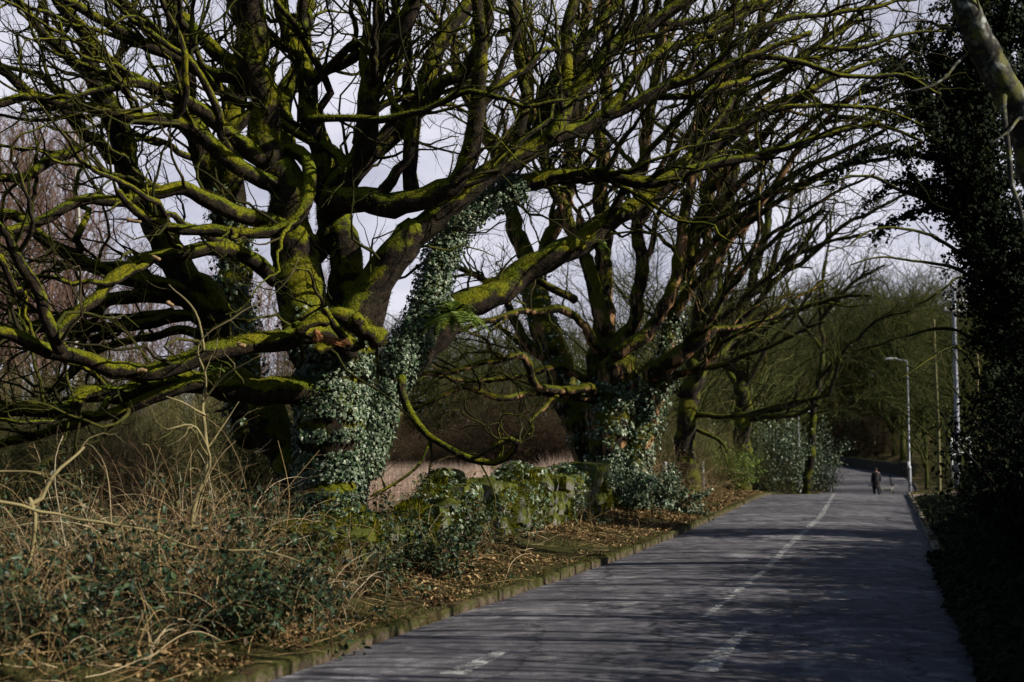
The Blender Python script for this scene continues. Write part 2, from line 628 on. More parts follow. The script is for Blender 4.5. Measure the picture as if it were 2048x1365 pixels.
def stone_like(name, a, b2, moss=0.4, mc=(.06, .075, .01)):
    def b_(t, b):
        n1 = tex_noise(t, 5, 5, .65)
        n2 = tex_noise(t, 30, 3, .6)
        c = ramp(t, n2.outputs[0], [(.3, a), (.7, b2)]).outputs[0]
        g = t.nodes.new('ShaderNodeNewGeometry')
        s = t.nodes.new('ShaderNodeSeparateXYZ')
        t.links.new(g.outputs['Normal'], s.inputs[0])
        f = math_n(t, 'ADD', math_n(t, 'MULTIPLY', s.outputs[2], .35), n1.outputs[0])
        f = math_n(t, 'MULTIPLY', math_n(t, 'SUBTRACT', f, .75 - moss * .5), 7.0, True)
        mcol = ramp(t, n2.outputs[0], [(.3, tuple(q * .45 for q in mc)), (.7, mc)]).outputs[0]
        t.links.new(mixc(t, f, c, mcol), b.inputs['Base Color'])
        b.inputs['Roughness'].default_value = .9
        b.inputs['Specular IOR Level'].default_value = .2
        bump(t, b, math_n(t, 'ADD', n1.outputs[0], n2.outputs[0]), .8, .02)
    return mat(name, b_)


M_KERB = stone_like('kerb_stone', (.06, .045, .03), (.13, .10, .07), .55, (.06, .06, .015))
M_KERBR = stone_like('sunlit_kerb', (.17, .15, .125), (.32, .29, .25), .05, (.05, .05, .02))  # right kerb paler than the left: sunlight on it is in the colour
M_STONE = stone_like('dry_stone', (.10, .095, .085), (.24, .23, .21), .75, (.085, .10, .012))


def plain(name, c, rough=.5, metal=0.0, spec=.5, nscale=20, var=.25):
    def b_(t, b):
        n = tex_noise(t, nscale, 4, .6)
        lo = tuple(q * (1 - var) for q in c)
        hi = tuple(min(1, q * (1 + var)) for q in c)
        t.links.new(ramp(t, n.outputs[0], [(.35, lo), (.65, hi)]).outputs[0], b.inputs['Base Color'])
        b.inputs['Roughness'].default_value = rough
        b.inputs['Metallic'].default_value = metal
        b.inputs['Specular IOR Level'].default_value = spec
    return mat(name, b_)


M_STEEL = plain('galvanised_steel', (.34, .36, .40), .5, .35)
M_WHITE = plain('white_paint', (.62, .64, .68), .5)
M_LENS = plain('lamp_glass', (.55, .58, .62), .2)
M_WOODG = plain('weathered_post', (.34, .34, .35), .8)
M_CUT = plain('broken_wood', (.24, .10, .03), .8, var=.5, nscale=12)
M_CUTP = plain('pale_broken_wood', (.24, .15, .07), .8, var=.3)
M_COAT = plain('dark_coat', (.012, .010, .014), .85)
M_TROU = plain('dark_trousers', (.014, .014, .02), .85)
M_SKIN = plain('skin', (.42, .25, .19), .6, var=.08)
M_HAIR = plain('brown_hair', (.10, .07, .05), .7)
M_SHOE = plain('shoes', (.02, .02, .02), .6)
M_DOG = plain('pale_dog_fur', (.22, .21, .20), .9)
M_DOGD = plain('dark_dog_fur', (.03, .025, .02), .9)
M_LEAD = plain('lead', (.03, .03, .03), .6)
M_BAG = plain('white_bag', (.62, .62, .66), .6)
M_POLE = plain('pole_wood', (.16, .15, .06), .85, nscale=6)


# ---------------------------------------------------------------- the lie of the land
TY = np.array([-60, 0, 10.5, 24.2, 40, 60.4, 80, 100, 130, 150, 165, 185, 230, 400])
TL = np.array([-16, -4.5, -1.86, 2.09, 6.0, 10.9, 16.2, 21.8, 27.8, 30.6, 31.2, 30.0, 24, -10.])
TR = np.array([-12, .75, 3.53, 7.11, 11.3, 16.7, 22.3, 28.3, 35.6, 39.0, 40.2, 39.2, 33, 0.])
ZY = np.array([-60, 0, 45, 54, 60, 68, 76, 90, 105, 125, 145, 165, 200, 400])
ZV = np.array([0, 0, 0, -.01, -.09, -.42, -.82, -1.05, -.95, -.62, -.22, .25, 1.0, 4.0])


def smooth_interp(x, xp, fp):
    x = np.asarray(x, float)
    m = np.gradient(fp, xp)
    i = np.clip(np.searchsorted(xp, x) - 1, 0, len(xp) - 2)
    h = xp[i + 1] - xp[i]
    t = np.clip((x - xp[i]) / h, 0, 1)
    return ((2 * t ** 3 - 3 * t ** 2 + 1) * fp[i] + (t ** 3 - 2 * t ** 2 + t) * h * m[i] + (-2 * t ** 3 + 3 * t ** 2) * fp[i + 1] + (t ** 3 - t ** 2) * h * m[i + 1])


def XL(y): return smooth_interp(y, TY, TL)
def XR(y): return smooth_interp(y, TY, TR)
def ZR(y): return smooth_interp(y, ZY, ZV)
def sstep(a, b, x):
    t = np.clip((x - a) / (b - a), 0, 1)
    return t * t * (3 - 2 * t)


def ground(x, y):
    x = np.asarray(x, float); y = np.asarray(y, float)
    l, r, zr = XL(y), XR(y), ZR(y)
    dl, dr = l - x, x - r
    p = np.stack([x, y, np.zeros_like(x)], -1)
    n = noise3(p, .9, 1) * .05 + noise3(p, .22, 2) * .14
    field = -.05 + .0055 * np.maximum(y - 30, 0) + .35 * sstep(60, 120, dl) * dl * .1
    left = (zr + .11) * (1 - sstep(3, 14, dl)) + field * sstep(3, 14, dl) + .34 * sstep(.1, 2.6, dl) * (1 - sstep(5, 10, dl)) + n * sstep(.25, 1.6, dl)
    lift = .9 * sstep(1.2, 4.5, dr) + .05 * np.clip(dr - 4, 0, 80)
    right = zr + .10 + lift + n * sstep(.3, 2, dr)
    z = np.where(dl > 0, left, np.where(dr > 0, right, zr - .06))
    return z


def G(x, y):
    return float(ground(np.array([x]), np.array([y]))[0])


def build_ground():
    ys = np.concatenate([[-300, -120, -50], np.arange(-20, 4, 2), np.arange(4, 46, .22), np.arange(46, 110, .8), np.arange(110, 200, 3), np.geomspace(200, 3000, 22)])
    dl = np.concatenate([[0, .02, .15], np.arange(.3, 8, .22), np.arange(8, 20, .7), np.geomspace(20, 1800, 32)])
    dr = np.concatenate([[0, .02, .15], np.arange(.3, 7, .3), np.arange(7, 16, 1.0), np.geomspace(17, 1800, 24)])
    rows = []
    for y in ys:
        l, r = XL(y), XR(y)
        xs = np.concatenate([l - dl[::-1], [l + .01, (l + r) / 2, r - .01], r + dr])
        rows.append(np.stack([xs, np.full_like(xs, y)], -1))
    g = np.stack(rows)
    z = ground(g[..., 0], g[..., 1])
    # the two inner columns next to the road stay below it
    v = np.concatenate([g, z[..., None]], -1)
    ny, nx = z.shape
    idx = np.arange(ny * nx).reshape(ny, nx)
    f = np.stack([idx[:-1, :-1], idx[:-1, 1:], idx[1:, 1:], idx[1:, :-1]], -1).reshape(-1, 4)
    kind(MB().add(v.reshape(-1, 3), f).build('ground', M_GROUND), 'structure')


def build_road():
    ys = np.concatenate([[-50], np.arange(-20, 50, .5), np.arange(50, 180, 1.0), np.arange(180, 400, 6)])
    tt = np.linspace(0, 1, 13)
    l, r = XL(ys), XR(ys)
    x = l[:, None] * (1 - tt) + r[:, None] * tt
    y = ys[:, None] * np.ones_like(x)
    z = ZR(ys)[:, None] + .05 * (1 - (2 * tt - 1) ** 2)[None] + .012 * noise3(np.stack([x, y, 0 * x], -1), .8, 5)
    v = np.stack([x, y, z], -1)
    ny, nx = x.shape
    idx = np.arange(ny * nx).reshape(ny, nx)
    f = np.stack([idx[:-1, :-1], idx[:-1, 1:], idx[1:, 1:], idx[1:, :-1]], -1).reshape(-1, 4)
    kind(MB().add(v.reshape(-1, 3), f).build('road', M_ROAD), 'structure')

    def roadz(x, y):
        t = (x - XL(y)) / (XR(y) - XL(y))
        return ZR(y) + .05 * (1 - (2 * t - 1) ** 2) + .012 * noise3(np.stack([x, y, 0 * x], -1), .8, 5)
    # worn centre line traced along the road, then a patch of an older line
    mb = MB()

    def line(pts, w0, w1, n):
        g = []
        for (px, py) in pts:
            Y = CAMZ * F / (py - HOR)
            g.append(((px - CX) / F * Y * 1.0, Y))
        c = spline(g, n)
        t = np.gradient(c, axis=0)
        t /= np.linalg.norm(t, axis=1, keepdims=True)
        nn = np.stack([t[:, 1], -t[:, 0]], -1)
        ww = np.linspace(w0, w1, n)[:, None] * .5 * (1 + .25 * rng.normal(size=(n, 1)) * .4)
        cols = [c + nn * ww * k for k in (-1, -.33, .33, 1)]
        q = np.stack(cols, 1)
        zz = roadz(q[..., 0], q[..., 1]) + .007
        vv = np.concatenate([q, zz[..., None]], -1)
        ii = np.arange(n * 4).reshape(n, 4)
        ff = np.stack([ii[:-1, :-1], ii[:-1, 1:], ii[1:, 1:], ii[1:, :-1]], -1).reshape(-1, 4)
        mb.add(vv.reshape(-1, 3), ff)
    line([(1405, 1242), (1460, 1196), (1524, 1147)], .07, .10, 40)
    line([(1530, 1140), (1588, 1082), (1612, 1062)], .10, .14, 30)
    line([(1612, 1060), (1634, 1040), (1650, 1015), (1666, 987)], .14, .12, 50)
    line([(1400, 1350), (1440, 1310), (1490, 1262)], .24, .06, 40)
    line([(905, 1352), (960, 1330), (1010, 1306)], .22, .10, 30)
    kind(mb.build('road_marking', M_PAINT), 'structure')
    # kerbs: left in single stones, right too
    for side, nm in ((-1, 'kerb'), (1, 'kerb')):
        mb = MB()
        y = 5.0
        while y < 118:
            ln = .62 if side < 0 else .91
            e = XL if side < 0 else XR
            ang = math.atan2(ln, float(e(y + ln) - e(y))) - PI / 2
            dy = ln * math.cos(ang)
            yc = y + dy / 2
            xc = float(e(yc)) + side * .055
            box(mb, (xc + rng.normal() * .006, yc, float(ZR(yc)) + .005 + rng.normal() * .012), (.11, ln - .025, .20), ang + rng.normal() * .016, .024, rng.normal() * .08)
            y += dy
        kind(mb.build(nm, M_KERB if side < 0 else M_KERBR), 'structure')


build_ground()
build_road()
# little path joining the road on the right, just before the crest
mb = MB()
yy = np.linspace(49, 54, 9)
cols = [np.stack([XR(yy) + .15 + k * .8, yy, ground(XR(yy) + .15 + k * .8, yy) + .03], -1) for k in range(6)]
q = np.stack(cols, 1)
ii = np.arange(9 * 6).reshape(9, 6)
mb.add(q.reshape(-1, 3), np.stack([ii[:-1, :-1], ii[:-1, 1:], ii[1:, 1:], ii[1:, :-1]], -1).reshape(-1, 4))
kind(mb.build('path', plain('pale_gravel', (.30, .22, .17), .9, nscale=9)), 'structure')


# ---------------------------------------------------------------- trees along the wall
def limb(pts, r0, r1, Y0, Y1, seg=.16, gnarl=.35, rg=rng, rpow=.9):
    """pixel polyline with half-widths in pixels and forward distances -> (P(K,3), R(K))"""
    n = len(pts)
    Ys = np.linspace(0, 1, n) ** 1.0 * (Y1 - Y0) + Y0
    ctl = np.array([np.append(P(x, y, d), 0) for (x, y), d in zip(pts, Ys)])
    L = np.linalg.norm(np.diff(ctl[:, :3], axis=0), axis=1).sum()
    K = int(np.clip(L / seg, 6, 90))
    c = spline(ctl, K)[:, :3]
    t = np.linspace(0, 1, K)
    rp = r0 + (r1 - r0) * t ** rpow
    R = rp * (Y0 + (Y1 - Y0) * t) / F
    off = np.stack([noise3(c, 1.6, 11), noise3(c, 1.6, 12), noise3(c, 1.6, 13)], -1) + .5 * np.stack([noise3(c, 4.0, 14), noise3(c, 4.0, 15), noise3(c, 4.0, 16)], -1)
    fade = np.sin(np.clip(t * 6, 0, 1) * PI / 2)[:, None]
    c = c + off * fade * np.minimum(gnarl * (R[:, None] + .10), .16)
    d0, d1 = nrm(c[0] - c[1]), nrm(c[-1] - c[-2])
    c = np.vstack([c[0] + d0 * R[0] * .7, c[0] + d0 * R[0] * .35, c, c[-1] + d1 * R[-1] * .5])
    R = np.concatenate([[R[0] * .15], [R[0] * .75], R, [R[-1] * .2]])
    return c, R


def resample(c, r, K=24):
    t = np.linspace(0, 1, K)
    s = np.linspace(0, 1, len(c))
    return np.stack([np.interp(t, s, c[:, k]) for k in range(3)], -1)[None], np.interp(t, s, r)[None]


def bigtree(name, label, base, trunk, limbs, bark, lateral=1.0, d2=1.8, d3=2.6, d4=2.5, bias=(0, 0, .25), ivy=None, fuzz=0, seed=1,
            group=None, lk=26, sides=10, laterals_max=.085, cat='tree'):
    rg = np.random.default_rng(seed)
    root = thing(name, label, cat, base, group)
    mb = MB()
    tl = []
    for tspec in trunk:
        c, r = limb(*tspec, gnarl=.5, rg=rg)
        r = r * (1 + 0.0)
        tl.append((c, r))
        tubes(mb, c, r, sides + 6, .11, 3.2)
    mb.build('trunk', bark, root)
    allr = []
    tw = MB()
    l1s, l2s = [], []
    for lspec in limbs:
        spec, opt = (lspec[:5], lspec[5] if len(lspec) > 5 else {})
        c, r = limb(*spec, rg=rg)
        mb = MB()
        tubes(mb, c, r, sides if r[0] > .07 else 8, .16, 6.0)
        rs = resample(c, r)
        allr.append(rs)
        dirv = nrm(c[-1] - c[0])
        bb = np.array(bias) + dirv * .35
        if opt.get('bias') is not None:
            bb = np.array(opt['bias'])
        l1 = grow([rs], lateral * opt.get('den', 1), (.32, .68), opt.get('tmin', .15), (.4, .95), 17, .30, bb, lk, .8, laterals_max, .010, rg=rg, tip=.14)
        if len(l1[0]):
            tubes(mb, l1[0], l1[1], 6, .15, 8)
            l1s.append(l1)
        mb.build('branch', bark, root)
    par = [(p, r) for (p, r) in l1s]
    l2 = grow(par + allr, d2, (.35, .7), .12, (.4, .95), 10, .30, bias, lk, .8, .030, .004, rg=rg)
    l3 = grow([l2], d3, (.4, .75), .1, (.4, .9), 8, .30, bias, lk, .8, .012, .0034, rg=rg)
    l4 = grow([l3], d4, (.5, .8), .1, (.4, .9), 6, .28, bias, lk, .8, .005, .0022, rg=rg, maxn=30000)
    tubes(tw, l2[0], l2[1], 5, .12, 12)
    tubes(tw, l3[0], l3[1], 3)
    tubes(tw, l4[0], l4[1], 3)
    kind(tw.build('twigs', M_TWIG, root), 'stuff')
    if fuzz:
        fz = MB()
        K = 24
        A = np.concatenate([a for a, _ in allr] + [resample(c, r)[0] for c, r in tl])
        B = np.concatenate([b for _, b in allr] + [resample(c, r)[1] for c, r in tl])
        for (A_, B_, n, s) in ((A, B, fuzz, 1.0), (np.concatenate([a for a, _ in l1s]), np.concatenate([b for _, b in l1s]), fuzz // 2, .7)):
            pos, nn, tan, r = surf_points(A_, B_, n, rg)
            keep = (nn[:, 2] > -.3) & (noise3(pos, 1.3, 4) + .5 * noise3(pos, 3.7, 4) > .0)
            pos, nn, r = pos[keep], nn[keep], r[keep]
            blades(fz, pos, nn + rg.normal(size=nn.shape) * .5 + np.array([0, 0, .1]), rg.uniform(.015, .05, len(pos)) * s, .009 * s, .3, 1, rg)
        kind(fz.build('moss', M_FUZZ, root), 'stuff')
    print(name, len(l1s), len(l2[0]), len(l3[0]), len(l4[0]))
    return root, tl, allr, l1s, rg


def ivy_on(root, specs, material=None, seed=3, name='ivy', tpl=IVY):
    """specs: (P, R, n, tr, lift, size)"""
    rg = np.random.default_rng(seed)
    mb = MB()
    for (c, r, n, tr, lift, size) in specs:
        pos, nn, tan, _ = surf_points(c, r, n, rg, tr)
        pos = pos + nn * (rg.random((n, 1)) ** 1.5 * lift + .02)
        leaves(mb, pos, nn + np.array([0, 0, .25]), rg.uniform(.35, 1.3, n) * size, tpl, .8, rg, .45)
        # woody runners under the leaves
        st, _, _, _ = surf_points(c, r, max(4, n // 150), rg, tr)
    return kind(mb.build(name, material or M_IVY, root, smooth=False), 'stuff')


T = 20.0
t1_trunk = [
    ([(668, 1150), (672, 1060), (670, 960), (668, 860), (670, 770), (665, 700)], 52, 60, T - .25, T - .15),
    ([(655, 1130), (636, 1020), (596, 930), (545, 862), (492, 800), (440, 730), (410, 655)], 48, 34, T + .4, T + 1.4),
    ([(690, 1140), (700, 1040), (708, 930), (712, 830), (705, 740)], 26, 34, T - .2, T),
    ([(645, 820), (625, 710), (600, 610), (580, 510), (568, 420), (552, 345)], 62, 36, T + .2, T + .1),
    ([(668, 820), (676, 700), (680, 600), (676, 500), (665, 400)], 50, 26, T + .5, T + .7),
    ([(700, 800), (708, 690), (735, 600), (785, 530), (840, 470)], 48, 30, T + .3, T),
    ([(500, 880), (492, 780), (484, 660), (470, 560), (462, 470), (440, 380)], 30, 32, T + 2.6, T + 3.2),
    ([(575, 620), (600, 540), (640, 470), (662, 400)], 22, 22, T + .6, T + .6),
]
t1_limbs = [
    # ivy stem and its continuation right
    ([(712, 960), (735, 880), (766, 790), (806, 700), (852, 600), (890, 510), (935, 430), (1000, 395), (1085, 352), (1125, 350), (1213, 348), (1300, 366), (1370, 345), (1440, 330), (1530, 308), (1650, 268), (1760, 245)], 34, 4, T + .5, T + 2, {'tmin': .45}),
    # bright mossy limb
    ([(700, 670), (730, 600), (785, 530), (840, 475), (900, 412), (960, 355), (1022, 313), (1103, 280), (1161, 264), (1213, 229), (1300, 192), (1400, 150), (1500, 112), (1620, 70)], 36, 5, T - .2, T + 1, {'tmin': .35}),
    # big limb with the fern
    ([(745, 870), (800, 745), (865, 680), (940, 622), (1024, 566), (1158, 480), (1213, 442), (1300, 396), (1373, 335), (1446, 278), (1530, 225), (1640, 170), (1760, 120)], 42, 4, T + .8, T + 3.5, {'tmin': .4}),
    ([(668, 400), (740, 398), (800, 412), (850, 402), (900, 375), (927, 330), (949, 271), (956, 205), (956, 154), (953, 100), (962, 30), (965, -40)], 30, 10, T, T - 1),
    ([(826, 405), (825, 330), (828, 256), (857, 205), (883, 161), (927, 143), (949, 95), (971, 48), (995, -30)], 17, 12, T - .1, T - .8),
    ([(555, 350), (540, 300), (525, 225), (512, 165), (515, 100), (500, 25), (505, -60)], 38, 26, T + .1, T - .5),
    ([(555, 350), (520, 320), (480, 282), (430, 248), (390, 215), (340, 190), (300, 165), (240, 168), (200, 190)], 22, 9, T + .15, T - 1.8),
    ([(568, 395), (545, 375), (500, 345), (430, 290), (380, 258), (330, 236), (280, 226), (210, 216), (130, 215), (60, 200), (-30, 215)], 20, 9, T + .15, T - 2.2),
    ([(560, 340), (580, 280), (570, 200), (590, 140), (600, 60), (620, -30)], 24, 16, T + .6, T + 2),
    ([(650, 400), (640, 300), (625, 230), (610, 165), (590, 120), (570, 60), (560, -40)], 26, 14, T + .5, T + .4),
    ([(665, 420), (690, 352), (737, 300), (740, 227), (742, 154), (773, 95), (806, 48), (835, -30)], 30, 17, T + .3, T - .6),
    ([(668, 400), (700, 352), (737, 315), (780, 271), (817, 220), (857, 161), (876, 110), (905, 48), (950, -10)], 26, 14, T + .6, T + 1.5),
    ([(608, 170), (650, 142), (700, 115), (738, 72), (755, 45), (752, -20)], 14, 9, T + .5, T + .1),
    ([(625, 490), (540, 450), (490, 437), (440, 415), (390, 385), (340, 378), (280, 385), (240, 397), (175, 405), (100, 432), (30, 460), (-40, 465)], 20, 9, T + .1, T - 2.4),
    ([(575, 300), (600, 305), (618, 340), (622, 380), (602, 430), (565, 460), (500, 465), (425, 460), (360, 460), (300, 440), (260, 415), (238, 385)], 17, 8, T + .05, T - 1.9),
    ([(425, 690), (415, 600), (380, 550), (340, 490), (310, 440), (282, 395), (250, 337), (235, 264), (205, 205), (188, 147), (182, 103), (176, 73), (147, 38), (105, -20)], 36, 13, T + 1.4, T, {'tmin': .3}),
    ([(225, 320), (188, 281), (158, 258), (126, 217), (59, 190), (23, 152), (-30, 125)], 15, 10, T + .6, T - .6),
    ([(158, 135), (129, 100), (97, 67), (79, 44), (30, -20)], 13, 8, T + .2, T - .4),
    ([(152, 296), (117, 314), (67, 340), (41, 355), (-30, 352)], 12, 9, T, T - 1),
    ([(387, 317), (352, 302), (322, 284), (287, 280), (255, 284)], 8, 5, T + 3, T + 1.4),
    ([(550, 560), (510, 520), (470, 497), (420, 502), (350, 515), (280, 525), (220, 565), (180, 600), (140, 635), (90, 690)], 18, 11, T, T - 2),
    ([(425, 640), (380, 590), (320, 565), (240, 555), (200, 535), (150, 510), (90, 480), (40, 440), (-30, 425)], 20, 10, T + 1.2, T),
    ([(430, 660), (370, 600), (290, 585), (200, 600), (120, 640), (40, 655), (-30, 650)], 18, 10, T + 1.3, T + 1.5),
    ([(440, 690), (380, 630), (310, 640), (240, 655), (160, 655), (90, 640), (-20, 690)], 15, 8, T + 1.2, T + 2),
    ([(430, 700), (370, 660), (300, 675), (230, 690), (170, 720)], 11, 6, T + 1.2, T + 2.4),
    ([(345, 625), (250, 640), (190, 690), (150, 740), (90, 790)], 10, 6, T + 1.5, T + 3),
    # low foreground limb with the broken stump
    ([(700, 700), (650, 676), (610, 664), (580, 668), (500, 690), (440, 708), (370, 727), (300, 746), (230, 742), (170, 720), (100, 700), (50, 672), (-40, 650)], 26, 13, T - .6, T - 3.5, {'den': .7}),
    ([(120, 700), (100, 640), (80, 570), (40, 520), (15, 470), (-20, 440)], 15, 9, T - 3.2, T - 3.8),
    ([(60, 560), (40, 580), (20, 540), (0, 510)], 9, 6, T - 3.4, T - 3.8),
    ([(665, 800), (600, 782), (520, 778), (450, 768), (370, 763), (300, 768), (240, 783), (170, 778), (120, 813), (50, 818), (-30, 828)], 30, 13, T - .3, T - 2.6, {'den': .7}),
    ([(400, 762), (350, 780), (280, 803), (210, 830), (150, 845), (75, 870), (-20, 890)], 15, 8, T - 1.6, T - 2.2),
    ([(467, 430), (465, 300), (463, 220), (475, 150), (490, 80), (500, -30)], 24, 16, T + 3.1, T + 3),
    ([(440, 381), (416, 322), (385, 235), (365, 180), (360, 130), (355, 80), (345, 40), (340, -30)], 30, 17, T + 3.2, T + 2.6),
    ([(495, 185), (469, 141), (425, 97), (381, 44), (340, 10)], 18, 13, T + .4, T + .4),
    ([(512, 165), (440, 150), (380, 125), (340, 105), (290, 90), (250, 65), (200, 40), (120, -10)], 17, 10, T, T - 1.6),
    ([(463, 290), (484, 249), (512, 205), (540, 150)], 15, 9, T + 3, T + 3),
    ([(350, 110), (300, 60), (260, 20), (220, -30)], 14, 9, T + 2.8, T + 2),
    ([(620, 240), (700, 234), (755, 242), (800, 231), (865, 212), (927, 183), (956, 183), (1011, 198), (1060, 212), (1130, 200)], 9, 4, T - .6, T - 1.4),
    ([(1103, 285), (1120, 200), (1132, 139), (1140, 73), (1152, -30)], 17, 11, T + .5, T + .8),
    ([(1020, 315), (1045, 200), (1037, 106), (1030, 55), (1015, -30)], 13, 9, T + .5, T + .2),
    ([(1105, 278), (1150, 190), (1195, 135), (1242, 84), (1300, 45), (1400, -10)], 18, 12, T + .4, T + 1.5),
    ([(1060, 300), (1120, 160), (1176, 73), (1213, 37), (1260, -20)], 14, 9, T + 1.2, T + 2.2),
    ([(1213, 229), (1290, 130), (1350, 90), (1440, 60), (1540, 0)], 12, 7, T + .6, T + 2),
    ([(1300, 192), (1390, 190), (1470, 165), (1560, 130), (1660, 110), (1760, 70)], 9, 4, T + 1.2, T + 3),
    ([(1370, 345), (1390, 300), (1450, 230), (1480, 190), (1560, 150), (1640, 95), (1720, 40)], 9, 4, T + 1.6, T + 3),
    ([(1500, 112), (1600, 120), (1700, 150), (1800, 150), (1880, 190)], 7, 3, T + 1, T + 1.5),
    ([(1400, 150), (1520, 60), (1640, 30), (1760, 10), (1860, -20)], 8, 3, T + 1, T + 2),
    ([(1530, 225), (1650, 210), (1760, 220), (1850, 250)], 6, 2.5, T + 3, T + 3.5),
    ([(1640, 95), (1720, 100), (1800, 70), (1880, 60)], 6, 2.5, T + 2.5, T + 3),
    ([(1300, 45), (1420, 40), (1540, -10)], 10, 6, T + 1.4, T + 2),
    ([(804, 755), (806, 790), (822, 825), (850, 868), (880, 888), (925, 908), (980, 925), (1020, 918), (1036, 893), (1015, 880), (988, 893)], 9, 5, T - .2, T - 1.0, {'den': .6}),
    ([(862, 870), (840, 920), (800, 960), (740, 992)], 4, 2.5, T - .4, T - 1.0, {'den': .5}),
    ([(700, 690), (660, 640), (640, 610), (600, 640)], 9, 5, T - 1.4, T - 1.8),
]
b1 = P(665, 1105, T); b1[2] = G(b1[0], b1[1])
root1, tl1, al1, l1s1, rg1 = bigtree('oak_tree', 'huge many-stemmed mossy oak with ivy-covered trunk, nearest the camera', b1, t1_trunk, t1_limbs, M_MOSS,
                                     lateral=1.4, d2=2.5, d3=3.3, d4=2.2, fuzz=190000, seed=21, laterals_max=.10, lk=29)
def front(c, r):
    return c, r
ivy_on(root1, [(tl1[0][0], tl1[0][1], 12000, (0, 1), .12, .054),
               (tl1[2][0], tl1[2][1], 5200, (.2, 1), .10, .054),
               (al1[0][0], al1[0][1], 13000, (0, .46), .13, .056),
               (tl1[6][0], tl1[6][1], 2600, (.1, 1), .12, .07),
               (tl1[1][0], tl1[1][1], 900, (0, .35), .08, .06),
               (tl1[3][0], tl1[3][1], 500, (0, .4), .08, .06)], seed=5)
# torn wood of the broken limb: a hollow of splinters with mossy lips
mb = MB()
c, r = limb([(632, 664), (640, 676), (662, 684), (692, 686)], 7, 5, T - 1.72, T - 1.45, gnarl=.2)
tubes(mb, c, r, 9, .4, 18)
sp_, sn_, st_, _ = surf_points(c, r, 500, rng)
blades(mb, sp_, st_ * 1.2 + sn_ * .35, rng.uniform(.04, .13, 500), .012, .2, 2, rng, 0)
mb.build('broken_wood', M_CUT, root1)
for k_, (pts, r0, r1) in enumerate((([(596, 664), (622, 648), (660, 650), (705, 650), (738, 664), (768, 690)], 10, 21), ([(716, 640), (722, 655), (730, 672)], 12, 12), ([(585, 652), (598, 668), (610, 690), (612, 720)], 5, 2), ([(640, 700), (680, 698), (720, 690)], 9, 10))):
    mb = MB()
    c, r = limb(pts, r0, r1, T - 1.72, T - 1.1, gnarl=.8, seg=.06)
    tubes(mb, c, r, 14, .42, 7)
    mb.build('mossy_lip', M_MOSS, root1)
    sp_, sn_, st_, _ = surf_points(c, r, 1500, rng)
    kk = sn_[:, 2] > -.3
    mb = MB()
    blades(mb, sp_[kk], sn_[kk] + rng.normal(size=(kk.sum(), 3)) * .5, rng.uniform(.02, .06, kk.sum()), .009, .3, 1, rng)
    kind(mb.build('moss_tuft', M_FUZZ, root1), 'stuff')
for pts, r0 in (([(275, 742), (292, 742)], 6), ([(335, 605), (347, 610)], 5), ([(305, 515), (320, 520)], 5), ([(255, 440), (282, 445)], 4), ([(478, 688), (492, 692)], 6)):
    mb = MB()
    c, r = limb(pts, r0, r0 * .7, T - 2.6, T - 2.6, gnarl=.1)
    tubes(mb, c, r, 7, .3, 14)
    mb.build('broken_stub', M_CUTP, root1)


